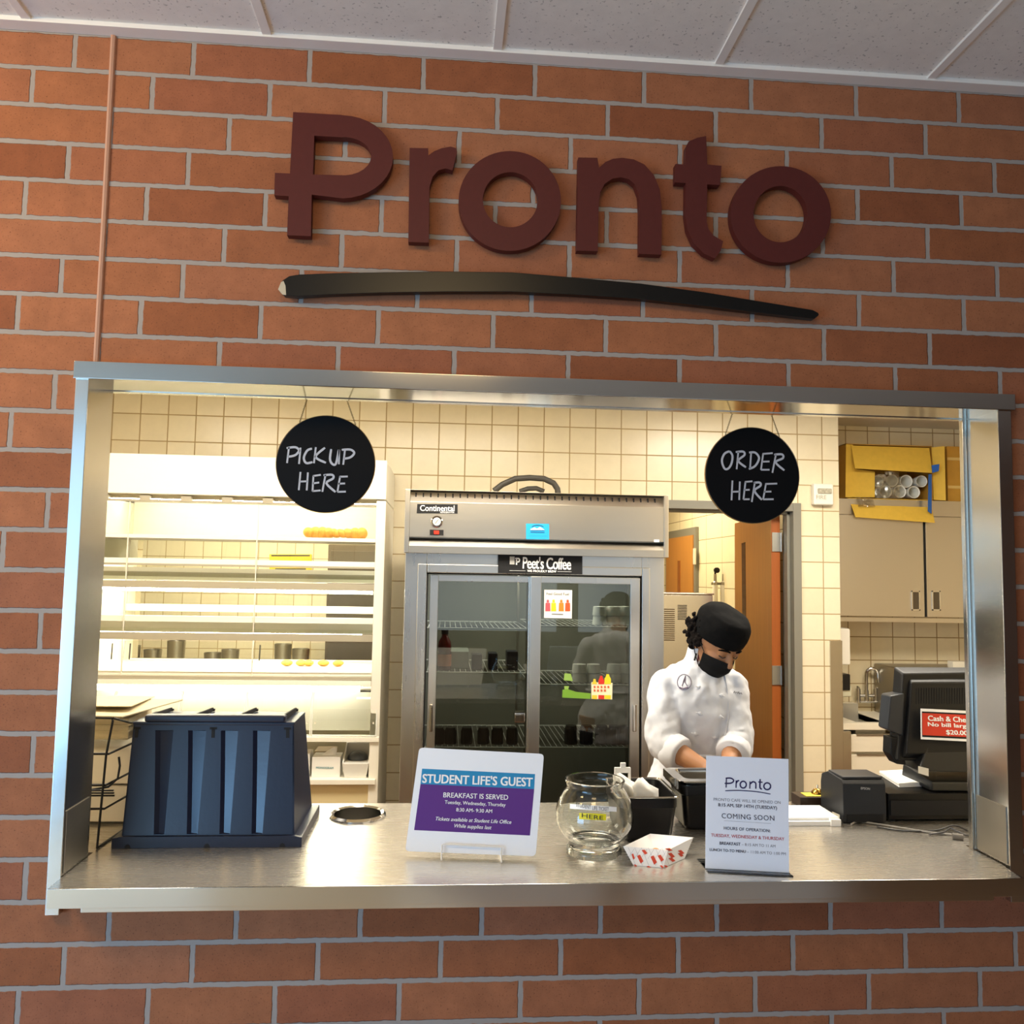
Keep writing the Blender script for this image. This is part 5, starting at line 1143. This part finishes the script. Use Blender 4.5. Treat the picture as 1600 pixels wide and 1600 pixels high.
for k in range(10): z = at(1070, 946 + k * 2.4, iy).z; b.box(at(1059, 950, iy).x, at(1073, 950, iy).x, iy - .006, iy - .001, z - .003, z + .002)
b.build('vent_grille', M_blackm, im)
b = MB()
for k in range(16): z = at(1050, 952 + k * 3.2, iy).z; b.box(2.17, at(1054, 950, iy).x, iy - .006, iy - .001, z - .004, z + .003)
b.build('vent_grille', mat('brown_grille', (104, 86, 58), .5), im)
for x in (2.2, c.x - .05):
    for y in (3.4, 3.9): MB().cyl((x, y, 0), (x, y, .12), .02, 10).build('foot', M_blackm, im)
for k, (px, w, lab) in enumerate(((1117.5, 4.2, 'slim white water filter cartridge, left of the pair on the corridor wall'), (1133, 7.6, 'wide white water filter cartridge, right of the pair on the corridor wall'))):
    y = 4.3; q = at(px, 920, y); r = w * (y + 2.18) / FPX; zt2 = at(px, 914, y).z; zc = at(px, 897, y).z
    o = thing('water_filter', (q.x, y, zt2 - .4), lab, 'water filter')
    MB().lathe((q.x, y, 0), [(.001, zt2 - .42), (r, zt2 - .40), (r, zt2), (.001, zt2)], 24).build('cartridge', M_white, o)
    MB().lathe((q.x, y, 0), [(.001, zt2), (r * 1.02, zt2), (r, zt2 + .02), (r * .6, zt2 + .03), (r * .55, zc), (.001, zc)], 24).build('cap', M_steeld, o)
    gz = at(px, 891, y).z; MB().cyl((q.x, y, zc), (q.x, y, gz), .008, 10).cyl((q.x + .01, y - .02, gz), (q.x + .01, y + .005, gz), .022, 20).build('gauge', M_blackm, o)
    MB().box(q.x - .012, q.x + .012, y + r * .4, y + .062, zt2 + .0, zt2 + .02).box(q.x - .012, X3, y + .05, y + .062, zt2 + .025 * k, zt2 + .02 + .025 * k).build('wall_bracket', M_steeld, o)
ho = [at(x, y, 4.22) for x, y in ((1139, 900), (1144, 912), (1147, 930), (1148, 960), (1147, 1000))]
tag(MB().tube(ho, .014, 10).build('white_tube', M_offwhite, None), 'white plastic water line curving down right of the filter cartridges', 'tube')

# ================================================================== ALCOVE
CY = 2.82
cabx1 = 4.62
cbz0, cbz1, cbt = at(1380, 963, CY).z, at(1380, 806, CY).z, at(1485, 783, CY).z
M_cabs = steel('cabinet_steel', (212, 206, 194), .36, (1, 1, 30), .02)
wc = thing('steel_cupboard', (4.0, 3.0, cbz0), 'stainless wall cabinet above the sink at the right', 'cabinet')
MB().box(3.340, cabx1, CY + .02, AY - .002, cbz0 - .002, cbt, .002).box(3.340, cabx1, CY - .004, CY + .02, at(1380, 972, CY).z, cbz0 - .006, .002).box(3.340, cabx1, CY, CY + .02, cbz1 + .003, cbt, .002).build('carcass', M_cabs, wc)
sx = at(1442, 890, CY).x
for x0, x1, hx, lab in ((3.345, sx - .006, (1424, 1437), None), (sx + .010, cabx1 - .004, (1456, 1469), None)):
    d = MB().box(x0, x1, CY - .022, CY, cbz0, cbz1, .003).build('door', M_cabs, wc)
    h0, h1 = at(hx[0], 954, CY - .022), at(hx[1], 923, CY - .022); w = .009
    MB().box(h0.x, h0.x + w, CY - .027, CY - .021, h0.z, h1.z, .001).box(h1.x - w, h1.x, CY - .027, CY - .021, h0.z, h1.z, .001).box(h0.x, h1.x, CY - .027, CY - .021, h1.z - w, h1.z, .001).box(h0.x, h1.x, CY - .027, CY - .021, h0.z, h0.z + w, .001).build('pull_frame', M_chrome, d)
    MB().box(h0.x + w, h1.x - w, CY - .0235, CY - .0215, h0.z + w, h1.z - w).build('pull_recess', mat('pull_recess', (96, 86, 70), .4, .6), d)
MB().box(sx - .005, sx + .009, CY - .004, CY + .001, cbz0, cbz1).build('door_gap', M_blackm, wc)
# carton of cups on the cabinet
M_card = mat('golden_cardboard', (208, 170, 62), .75, noise=.06, nscale=30)
M_cardd = mat('brown_cardboard', (180, 134, 48), .75, noise=.06, nscale=30)
ky = CY + .03
k0, k1 = at(1323, 778, ky), at(1456, 697, ky)
ct = thing('open_carton', ((k0.x + k1.x) / 2, 2.95, cbt), 'open yellow cardboard carton of cups lying on the wall cabinet', 'carton')
zb0, zb1 = cbt + .002, k1.z
b = MB(); t = .005
b.box(k0.x, k1.x, ky, AY - .01, zb0, zb0 + t).box(k0.x, k1.x, ky, AY - .01, zb1 - t, zb1).box(k0.x, k0.x + t, ky, AY - .01, zb0, zb1).box(k1.x - t, k1.x, ky, AY - .01, zb0, zb1).box(k0.x, k1.x, AY - .015, AY - .01, zb0, zb1)
b.build('carton_body', M_cardd, ct)
def flap(pts, y, name='flap', m=M_card, ys=None):
    P = [at(x, yy, (ys[i] if ys else y)) for i, (x, yy) in enumerate(pts)]
    return MB().prism(P, (0, .004, 0), bev=.001).build(name, m, ct)
flap([(1322, 694), (1333, 695), (1338, 733), (1367, 737), (1367, 777), (1321, 777)], ky - .006)
flap([(1330, 696), (1452, 700), (1457, 739), (1336, 732)], ky - .02, ys=[ky - .012, ky - .012, ky - .07, ky - .07])
flap([(1326, 778), (1453, 781), (1461, 817), (1337, 808)], ky - .05, ys=[ky - .004, ky - .004, ky - .085, ky - .085])
flap([(1456, 699), (1476, 697), (1478, 782), (1459, 781)], ky - .03, ys=[ky - .008, ky - .05, ky - .05, ky - .008])
flap([(1451, 741), (1456, 741), (1456, 803), (1450, 799)], ky - .09, 'blue_tape', mat('blue_tape', (36, 84, 150), .5), ys=[ky - .075, ky - .075, ky - .085, ky - .085])
flap([(1456, 727), (1468, 725), (1467, 736), (1457, 739)], ky - .08, 'blue_tape', mat('blue_tape', (28, 88, 176), .5))
M_bag = pane('plastic_film', (236, 234, 226), gloss=.25, extra=.22)
cupy = ky + .02
for k, (px, py, r) in enumerate(((1406, 768, 11), (1428, 769, 10.5), (1416, 752, 11), (1440, 752, 10), (1384, 768, 11), (1394, 751, 10.5), (1372, 752, 10))):
    q = at(px, py, cupy); rr = r * (cupy + 2.18) / FPX * .95
    b = MB().lathe((q.x, cupy, q.z), [(rr - .003, 0), (rr, -.002), (rr + .001, .002), (rr * .75, .11), (rr * .72, .11), (rr - .006, .004)], 24, closed=True, axis='y')
    tag(b.build('paper_cup', M_cup, None), 'white paper cup in the open yellow carton, ' + ('third of the lower row', 'right end of the lower row', 'third of the upper row', 'right end of the upper row', 'second of the lower row', 'second of the upper row', 'left end behind the film')[k], 'cup', 'paper cups in the open carton')
random.seed(9)
b = MB(); pts = []
n, m_ = 12, 9
x0, x1, z0, z1 = at(1366, 760, ky).x, at(1404, 760, ky).x, at(1380, 779, ky).z, at(1380, 737, ky).z
V = [[b.b.verts.new((x0 + (x1 - x0) * i / n, ky - .012 + .012 * mnoise.noise(Vector((i * .9, j * .8, 0))), z0 + (z1 - z0) * j / m_)) for j in range(m_ + 1)] for i in range(n + 1)]
for i in range(n):
    for j in range(m_): b.b.faces.new((V[i][j], V[i + 1][j], V[i + 1][j + 1], V[i][j + 1]))
x0, x1, z0, z1 = at(1334, 790, ky).x, at(1360, 790, ky).x, at(1350, 792, ky - .05).z, at(1350, 778, ky).z
V = [[b.b.verts.new((x0 + (x1 - x0) * i / n, ky - .03 - .03 * (1 - j / m_) - .01 * mnoise.noise(Vector((i * .9, j * .8, 5))), z0 + (z1 - z0) * j / m_ + .01 * mnoise.noise(Vector((i, 7, 2))))) for j in range(m_ + 1)] for i in range(n + 1)]
for i in range(n):
    for j in range(m_): b.b.faces.new((V[i][j], V[i + 1][j], V[i + 1][j + 1], V[i][j + 1]))
b.build('plastic_film', M_bag, ct, angle=20)
k2 = at(1477, 697, ky + .02); k3 = at(1540, 783, ky + .02)
c2 = thing('taped_carton', (k2.x + .15, 2.98, cbt), 'closed yellow carton with pale tape at the right end of the cabinet top', 'carton')
MB().box(k2.x + .01, cabx1 - .02, ky + .02, AY - .01, cbt + .001, k2.z, .003).build('carton_body', M_cardd, c2)
b = MB()
for py in (717, 761): z = at(1490, py, ky + .018).z; b.box(k2.x + .011, cabx1 - .02, ky + .0185, ky + .02, z - .009, z + .009)
b.build('tape_strip', mat('pale_tape', (208, 176, 104), .5), c2)
# sink run
SY0 = 2.70
zd1 = at(1350, 1130, SY0).z
srim0, srim1 = at(1350, 1141, SY0).z, zd1
sink = thing('hand_sink', (3.7, 2.9, 0), 'white sink unit with drawers in the alcove below the wall cabinet', 'sink')
M_sinkw = mat('sink_white', (232, 224, 204), .3)
bx0, bx1 = at(1336, 1120, SY0 + .06).x, at(1381, 1120, SY0 + .06).x
b = MB(); sxl_ = 3.345
b.box(sxl_, cabx1, SY0, SY0 + .05, srim0, srim1, .006).box(sxl_, bx0, SY0 + .05, AY - .002, srim0, srim1 + .0, .004).box(bx1, cabx1, SY0 + .05, AY - .002, srim0, srim1, .004).box(bx0, bx1, AY - .07, AY - .002, srim0, srim1 + .06, .004)
b.build('countertop', M_sinkw, sink)
b = MB(); d = .14
b.box(bx0, bx1, SY0 + .05, AY - .07, srim1 - d - .004, srim1 - d).box(bx0 - .003, bx0, SY0 + .05, AY - .07, srim1 - d, srim1 - .004).box(bx1, bx1 + .003, SY0 + .05, AY - .07, srim1 - d, srim1 - .004).box(bx0, bx1, AY - .073, AY - .07, srim1 - d, srim1 + .06).box(bx0, bx1, SY0 + .05, SY0 + .053, srim1 - d, srim1 - .004)
b.build('basin', mat('basin_steel', (186, 180, 166), .35, .3), sink)
MB().box(3.3385, at(1330, 1160, SY0 - .03).x, SY0 - .03, SY0 - .002, 0, srim0 - .002, .001).build('end_panel', M_steel, sink)
MB().box(3.36, cabx1, SY0 + .02, AY - .01, .08, srim1 - d - .006, .002).build('base_carcass', M_cabs, sink)
for p0, p1 in ((1148, 1175), (1179, 1214), (1218, 1290)):
    z0, z1 = at(1380, p1, SY0).z, at(1380, p0, SY0).z; dw = MB().box(at(1330, 1160, SY0).x, cabx1, SY0 + .0, SY0 + .02, z0, z1, .003).build('drawer', M_sinkw, sink)
    MB().box(at(1338, 1160, SY0).x, cabx1 - .1, SY0 - .008, SY0 + .002, z1 - .004, z1 + .006, .002).build('finger_pull', M_steeld, dw)
# faucet on the raised ledge
fy = AY - .045; fb = at(1354, 1112, fy); fz_ = srim1 + .061
fau = thing('faucet', (fb.x, fy, fz_), 'chrome gooseneck faucet over the alcove sink', 'faucet')
goose = [(fb.x, fy, fz_ + .06)] + [(fb.x, fy, at(1352, 1056, fy).z)]
gr = .032; gc = (fb.x + gr, at(1352, 1053, fy).z)
goose += [(gc[0] - gr * math.cos(a * PI / 10), fy - .03 * a / 10 * 1.0, gc[1] + gr * 1.15 * math.sin(a * PI / 10)) for a in range(1, 11)]
goose += [(gc[0] + gr, fy - .032, gc[1] - .03)]
MB().tube(goose, .0115, 12).cyl((gc[0] + gr, fy - .032, gc[1] - .025), (gc[0] + gr, fy - .032, gc[1] - .05), .014, 14).build('spout', M_chrome, fau)
MB().box(fb.x - .05, fb.x + .07, fy - .02, fy + .02, fz_, fz_ + .012, .004).cyl((fb.x, fy, fz_), (fb.x, fy, fz_ + .08), .015, 16).cyl((fb.x - .05, fy, fz_ + .045), (fb.x + .06, fy, fz_ + .045), .010, 12).build('bridge', M_chrome, fau)
for s in (-.055, .062):
    MB().cyl((fb.x + s, fy, fz_), (fb.x + s, fy, fz_ + .09), .015, 14).cyl((fb.x + s, fy, fz_ + .09), (fb.x + s, fy, fz_ + .1), .010, 14).tube([(fb.x + s, fy, fz_ + .096), (fb.x + s + .03 * (1 if s > 0 else -.4), fy - .02, fz_ + .104), (fb.x + s + .055 * (1 if s > 0 else -.4), fy - .035, fz_ + .106)], .006, 8).build('lever_handle', M_chrome, fau)
# dispensers on the alcove side wall
dy = 2.78
a, c = at(1318, 1047, dy), at(1329, 982, dy)
td = MB().box(3.336, c.x, dy, dy + .26, a.z + .03, c.z, .012).build('towel_dispenser', M_white, None); tag(td, 'white paper towel dispenser on the alcove side wall above the sink', 'dispenser')
a, c = at(1320, 1087, dy), at(1332, 1054, dy)
sd_ = thing('soap_dispenser', (3.36, dy + .04, a.z), 'dark soap dispenser with a pale cup under the towel dispenser', 'dispenser')
MB().box(3.336, c.x - .008, dy + .01, dy + .09, a.z + .03, c.z, .006).build('body', M_black, sd_); MB().box(3.336, c.x + .004, dy + .02, dy + .09, a.z - .01, a.z + .06, .008).build('soap_cup', mat('soap_cup', (206, 204, 180), .2), sd_)
# steel box and splash behind the monitor
zt3 = at(1440, 1043, 2.9).z
stb = thing('steel_appliance', (4.2, 2.95, srim1), 'low steel appliance on the alcove counter behind the till monitor', 'appliance')
MB().box(at(1412, 1050, 2.78).x, cabx1 - .05, 2.78, AY - .012, srim1 + .0005, zt3, .006).build('body', M_steeld, stb)
sp0 = at(1382, 1040, AY); MB().box(sp0.x - .003, sp0.x, 2.74, AY - .004, srim1, sp0.z, .001).build('splash_sheet', M_steel, stb)
q = at(1483, 1041, 2.9); sbox('small_meter', q.x, q.x + .12, 2.86, 2.92, zt3 + .001, at(1483, 1034, 2.9).z + .005, M_offwhite, 'small pale device on top of the steel appliance at far right', 'device', .004)
# ================================================================== THE CHEF
M_skin = mat('skin', (158, 111, 76), .55, sss=.06)
M_coat = mat('chef_coat', (206, 208, 214), .85, bump=.35, bscale=26)
M_dark = mat('dark_trousers', (32, 32, 38), .85)
M_hat = mat('black_cap_cloth', (8, 8, 9), .9, spec=.15, bump=.5, bscale=40)
M_mask = mat('black_mask_cloth', (12, 12, 14), .75, bump=.2, bscale=60)
M_hair = mat('dark_hair', (14, 9, 7), .9, spec=.15, bump=.6, bscale=90)
def ringv(c, rx, ry, n=28, tilt=0, p=2.0):
    out = []
    for j in range(n):
        a = 2 * PI * j / n; ca, sa = math.cos(a), math.sin(a)
        x = rx * math.copysign(abs(ca) ** (2 / p), ca); y = ry * math.copysign(abs(sa) ** (2 / p), sa)
        out.append(Vector(c) + Vector((x * math.cos(tilt) - y * math.sin(tilt), x * math.sin(tilt) + y * math.cos(tilt), 0)))
    return out
chef = None
hipY = .98
TW = math.radians(12)                         # the trunk is turned a little to the viewer's right
def row(px_l, px_r, py, y, ry, p=2.3, grow=0.0):
    a, c = at(px_l, py, y), at(px_r, py, y); return ringv((a + c) / 2, (c.x - a.x) / 2 + grow, ry + grow, 32, TW, p)
trunk = [(1086, 1112, 1022, .925, .058), (1070, 1122, 1033, .925, .072), (1050, 1140, 1041, .925, .086), (1036, 1152, 1051, .92, .100), (1033, 1157, 1066, .915, .112), (1038, 1158, 1085, .91, .122),
         (1042, 1157, 1108, .912, .126), (1042, 1154, 1135, .925, .124), (1036, 1150, 1165, .94, .126), (1024, 1150, 1195, .955, .134), (1008, 1152, 1225, .965, .142), (1002, 1154, 1250, .97, .146), (1000, 1158, 1285, .975, .148)]
def jn(px, py, y): return at(px, py, y)
Rs, Re, Rw = jn(1039, 1066, .91), jn(1036, 1163, .83), jn(1106, 1203, .675)
Ls, Le, Lw = jn(1142, 1066, .895), jn(1150, 1160, .82), jn(1136, 1203, .675)
hc = jn(1121, 1004, .835)
HM = Matrix.Translation(hc) @ Matrix.Rotation(math.radians(20), 4, 'Z') @ Matrix.Rotation(math.radians(33), 4, 'X') @ Matrix.Rotation(math.radians(5), 4, 'Y')
def H(x, y, z): return HM @ Vector((x, y, z))
H3 = HM.to_3x3()
# --- one continuous body
b = MB()
b.ell(H(0, .012, .022), .074, .094, .086, H3, 24, 16)            # skull
b.ell(H(0, -.022, -.035), .062, .066, .072, H3, 20, 14)          # face
b.ell(H(0, -.045, -.082), .036, .034, .030, H3, 16, 10)          # chin
b.tube([H(0, -.078, .012), H(0, -.094, -.012), H(0, -.104, -.030), H(0, -.094, -.040)], [.007, .0095, .0135, .009], 10)
for s in (-1, 1):
    b.ell(H(.012 * s, -.090, -.034), .008, .010, .007, H3, 10, 8)
    b.ell(H(.030 * s, -.072, .020), .022, .014, .008, H3, 12, 8)      # brow
    b.ell(H(.033 * s, -.050, -.030), .024, .026, .020, H3, 12, 8)     # cheek
    b.ell(H(.074 * s, .014, -.012), .008, .017, .030, H3, 12, 8)      # ear
    b.ell(H(.031 * s, -.0715, .0025), .0145, .011, .010, H3, 12, 8)   # closed lids
b.tube([H(0, .02, -.04), H(0, .03, -.085), jn(1100, 1028, .925), jn(1098, 1045, .93)], [.052, .05, .055, .06], 16)
b.loft([row(l, r, py, y, ry, grow=-.026) for l, r, py, y, ry in trunk])
hipz = at(1078, 1250, .97).z
hx = (at(1002, 1250, .97).x + at(1154, 1250, .97).x) / 2
for s in (-1, 1):
    b.tube([(hx + .075 * s, .98, hipz + .06), (hx + .085 * s, .985, .50), (hx + .09 * s, 1.0, .46), (hx + .095 * s, 1.01, .10), (hx + .095 * s, .98, .05)], [.105, .068, .062, .042, .042], 16)
    b.ell((hx + .1 * s, .93, .045), .045, .115, .04, None, 16, 10)
def arm(S, E, Wp, b, k=1.0):
    b.tube([S, S * .5 + E * .5, E, E * .72 + Wp * .28, E * .4 + Wp * .6, Wp], [.036 * k, .036 * k, .039 * k, .042 * k, .034 * k, .026 * k], 14)
arm(Rs, Re, Rw, b); arm(Ls, Le, Lw, b)
# hands: palm and five bent fingers each, working inside the pan
def hand(Wp, E, sgn, b):
    d = (Wp - E).normalized(); d = Vector((d.x * .5, d.y, d.z * .35)).normalized()
    up = Vector((0, 0, 1)); side = d.cross(up).normalized() * sgn; nrm = side.cross(d).normalized() * sgn
    if nrm.z < 0: nrm = -nrm
    pc = Wp + d * .045
    b.tube([Wp - d * .01, Wp + d * .02, Wp + d * .055, Wp + d * .088], [.026, .027, .030, .020], 12)
    b.ell(pc + d * .012, .001, .001, .001)
    for k, (off, ln) in enumerate(((-.030, .072), (-.010, .084), (.011, .078), (.030, .060))):
        p0 = Wp + d * .075 + side * off; p1 = p0 + d * ln * .42 - nrm * .004; p2 = p1 + (d * .85 - nrm * .45).normalized() * ln * .32; p3 = p2 + (d * .6 - nrm * .75).normalized() * ln * .26
        b.tube([p0 - d * .03, p0, p1, p2, p3], [.0105, .0105, .0095, .0088, .0075], 10)
    q0 = Wp + d * .022 - side * .022; q1 = q0 + (d * .6 - side * .75).normalized() * .034 - nrm * .006; q2 = q1 + (d * .9 - side * .2 - nrm * .35).normalized() * .03
    b.tube([q0 + side * .012, q0, q1, q2], [.013, .0135, .011, .009], 10)
hand(Rw, Re, 1, b); hand(Lw, Le, -1, b)
body = skin(b, .0052, 3, .5).build('person', M_skin, None, angle=180)
tag(body, 'person in a white chef coat, black cap and face mask, looking down behind the counter', 'person')
# --- coat
def wrinkle(b, amp, sc, seed, str_=(1, 1, 1), fn=None):
    b.b.normal_update()
    for v in b.b.verts:
        q = Vector((v.co.x * str_[0], v.co.y * str_[1], v.co.z * str_[2])) * sc + Vector((seed, seed * 2, 0))
        n = mnoise.noise(q) + .5 * mnoise.noise(q * 2.1)
        v.co += v.normal * amp * n * (fn(v.co) if fn else 1)
b = MB(); b.loft([row(l, r, py, y, ry) for l, r, py, y, ry in trunk[1:]] )
for S, E, Wp in ((Rs, Re, Rw), (Ls, Le, Lw)):
    d = (Wp - E).normalized()
    b.tube([S + Vector((0, 0, .004)), S * .8 + E * .2, S * .5 + E * .5, S * .15 + E * .85, E, E + d * .06], [.056, .063, .062, .064, .062, .054], 20)
    b.ell(S + Vector((.0, 0, -.010)), .060, .070, .058, None, 18, 12)
coat = skin(b, .0065, 10, .5)
def dens(p): return 1.0
wrinkle(coat, .010, 9, 3.1, (1, 1, .6)); wrinkle(coat, .0065, 22, 8.2, (1.2, 1, .8))
coat = coat.build('coat', M_coat, body, angle=180, label='white chef coat')
for S, E, Wp in ((Rs, Re, Rw), (Ls, Le, Lw)):
    d = (Wp - E).normalized(); c0 = E + d * .035; b = MB()
    b.tube([c0 - d * .012, c0 - d * .004, c0 + d * .02, c0 + d * .046, c0 + d * .054, c0 + d * .048, c0 + d * .01], [.052, .059, .0605, .060, .056, .050, .044], 26, cap=False)
    c = skin(b, .006, 2) if False else b
    wrinkle(c, .006, 18, 1.7); c.build('rolled_cuff', M_coat, body, angle=180)
# collar with piping
b = MB(); nk = jn(1097, 1022, .915)
def crow(py, k, y, g): 
    c = jn(1098 + (1022 - py) * .22, py, y); return ringv(c, .056 * k + g, .052 * k + g, 30, TW)
b.loft([crow(1034, 1.25, .918, 0), crow(1026, 1.12, .912, 0), crow(1012, 1.08, .90, 0), crow(1012, 1.08, .90, -.006), crow(1026, 1.1, .912, -.006)], cap=False)
b.build('collar', M_coat, body, angle=60)
def front_of(px, py, lift=.0):
    'first point of the coat under a photo pixel'
    d = (ROT.transposed() @ Vector(((px - 800) / FPX, (py - 800) / FPX, 1))).normalized()
    inv = PM[coat.name].inverted(); ok, loc, nrm, idx = coat.ray_cast(inv @ CAM, d)
    if not ok: return at(px, py, .8), Vector((0, -1, 0))
    return PM[coat.name] @ loc + nrm * lift, nrm
bpy.context.view_layer.update()
for px, py in ((1092, 1074), (1127, 1087), (1094, 1115), (1125, 1120), (1087, 1147), (1116, 1152), (1131, 1050)):
    p, n = front_of(px, py); MB().ell(p, .0085, .005, .0075, None, 12, 8).tube([p + Vector((-.016, 0, .004)), p + Vector((0, -.003, .001)), p + Vector((.014, -.0, -.003))], .0022, 6).build('knot_button', M_coat, body, angle=60)
b = MB(); pts = [front_of(px, py, .0015)[0] for px, py in ((1131, 1050), (1136, 1075), (1138, 1100), (1138, 1125), (1133, 1150), (1130, 1160))]; b.tube(pts, .002, 6); b.build('placket_seam', mat('coat_seam', (196, 198, 204), .9), body)
b = MB()
for k in range(24):
    a = 2 * PI * k / 24; 
pt = [front_of(1069 + 10.5 * math.cos(2 * PI * k / 24), 1066 + 12 * math.sin(2 * PI * k / 24), .002)[0] for k in range(25)]
b.tube(pt, .0011, 5); pt = [front_of(x, y, .002)[0] for x, y in ((1066, 1072), (1068, 1064), (1071, 1056), (1070, 1066), (1074, 1072))]; b.tube(pt, 0.0015, 5); pt = [front_of(x, y, .002)[0] for x, y in ((1062, 1074), (1068, 1076), (1075, 1074))]; b.tube(pt, .0022, 5)
b.build('chest_crest', mat('crest_thread', (112, 98, 118), .8), body, label='round embroidered crest')
b = MB(); b.tube([front_of(x, y, .002)[0] for x, y in ((1146, 1083), (1147.5, 1080), (1149, 1083.5), (1151, 1081.5), (1152.5, 1084), (1154, 1081), (1155.5, 1084.5), (1157.5, 1082.5), (1159, 1085))], .0011, 5); b.build('embroidered_script', M_ink, body, label='small dark embroidered script')
for (x0, y0), (x1, y1), col in (((1088, 1021), (1085, 1032), (24, 24, 28)), ((1092, 1023), (1090, 1034), (96, 30, 34))):
    P0, P1_ = at(x0, y0, .856), at(x1, y1, .852); MB().tube([P0, P1_], .0034, 6).build('collar_piping', mat('piping_%d' % x0, col, .7), body)
# apron string round the waist
b = MB(); w0 = at(1036, 1170, .94); rr_ = row(1030, 1151, 1170, .942, .128, grow=.004)
b.tube(rr_, .007, 8, closed=True); b.build('apron_string', M_coat, body)
# trousers and shoes
b = MB(); b.loft([ringv((hx, .975, hipz + .10), .12, .10, 28, 0), ringv((hx, .98, hipz), .14, .115, 28, 0), ringv((hx, .985, hipz - .10), .15, .12, 28, 0)])
for s in (-1, 1): b.tube([(hx + .08 * s, .98, hipz - .02), (hx + .088 * s, .985, .5), (hx + .095 * s, 1.0, .12), (hx + .095 * s, 1.0, .09)], [.108, .085, .07, .07], 18)
t_ = skin(b, .009, 5); wrinkle(t_, .005, 9, 5.5); t_.build('trousers', M_dark, body, angle=180)
for s in (-1, 1): MB().ell((hx + .1 * s, .925, .048), .055, .135, .046, None, 18, 12).box(hx + .1 * s - .05, hx + .1 * s + .05, .80, 1.05, .0, .022, .01).build('shoe', M_blackm, body, angle=60)
# cap
b = MB()
def hring(z, rx, ry, dy, n=36, dz=0): return [H(rx * math.cos(2 * PI * j / n), dy + ry * math.sin(2 * PI * j / n), z + dz * math.sin(2 * PI * j / n)) for j in range(n)]
b.loft([hring(.014, .083, .102, .012, dz=-.012), hring(.020, .087, .106, .012, dz=-.012), hring(.052, .092, .110, .013, dz=-.010), hring(.072, .093, .111, .014, dz=-.008), hring(.096, .089, .106, .015, dz=-.006), hring(.115, .076, .093, .016, dz=-.004), hring(.126, .055, .068, .016), hring(.129, .025, .032, .016), hring(.130, .004, .005, .016)])
b = skin(b, .006, 3); wrinkle(b, .0065, 13, 2.2, fn=lambda p: 1 if (HM.inverted() @ p).z > .06 else .25)
b.build('cap', M_hat, body, angle=180, label='black cloth cap')
b = MB()
random.seed(5)
for k in range(60):
    a = random.uniform(.25, 2.9) if k < 40 else random.uniform(2.4, 3.25); z = random.uniform(-.05, .03); r = random.uniform(.009, .014)
    b.ell(H(.076 * math.cos(a), .012 + .096 * math.sin(a), z), r, r, r, None, 10, 8)
for k in range(30): b.ell(H(-.082 - random.uniform(0, .005), .03 + random.uniform(-.015, .07), .015 + random.uniform(-.04, .05)), .0085, .0085, .0085, None, 8, 6)
h = skin(b, .0032, 3); wrinkle(h, .006, 60, 1.1); h.build('hair', M_hair, body, angle=180, label='dark curly hair')
b = MB()
for s in (-1, 1): b.tube([H(.014 * s, -.0885, .0215), H(.028 * s, -.0875, .026), H(.044 * s, -.0775, .022), H(.052 * s, -.069, .016)], [.003, .0042, .0036, .002], 8)
b.b.free()
for s in (-1, 1): MB().tube([H(.014 * s, -.0885, .0215), H(.028 * s, -.0875, .026), H(.044 * s, -.0775, .022), H(.052 * s, -.069, .016)], [.003, .0042, .0036, .002], 8).build('eyebrow', M_hair, body)
for s in (-1, 1): MB().tube([H(.018 * s, -.083, -.0035), H(.031 * s, -.0845, -.0075), H(.044 * s, -.0745, -.0035)], .0018, 6).build('eyelash', M_ink, body)
# mask
b = MB(); V = []
for i in range(15):
    u = -1 + 2 * i / 14; col_ = []
    for j in range(11):
        t = j / 10; z = -.018 - .098 * t + .010 * abs(u) ** 2 * (1 - t) * -1 + .018 * abs(u) * t
        a = u * math.radians(72); r = .070 + .004 * math.sin(t * PI)
        fwd = (.094 + .018 * math.exp(-((t - .12) / .22) ** 2) * math.exp(-(u / .28) ** 2) + .010 * math.sin(t * PI)) * (1 - .22 * max(t - .5, 0) * 2)
        col_.append(b.b.verts.new(H(math.sin(a) * .073 * (1 - .25 * t ** 2), -math.cos(a) * fwd + .004, z)))
    V.append(col_)
for i in range(14):
    for j in range(10): b.b.faces.new((V[i][j], V[i + 1][j], V[i + 1][j + 1], V[i][j + 1]))
bmesh.ops.solidify(b.b, geom=b.b.faces[:], thickness=.0025)
b.build('face_mask', M_mask, body, angle=70, label='black face mask')
b = MB()
for s in (-1, 1):
    b.tube([H(.068 * s, -.03, -.026), H(.078 * s, -.004, -.006), H(.083 * s, .018, .010), H(.08 * s, .032, -.01)], .0016, 6); b.tube([H(.060 * s, -.03, -.09), H(.076 * s, .0, -.055), H(.081 * s, .026, -.03)], .0016, 6)
b.build('mask_loop', M_mask, body)
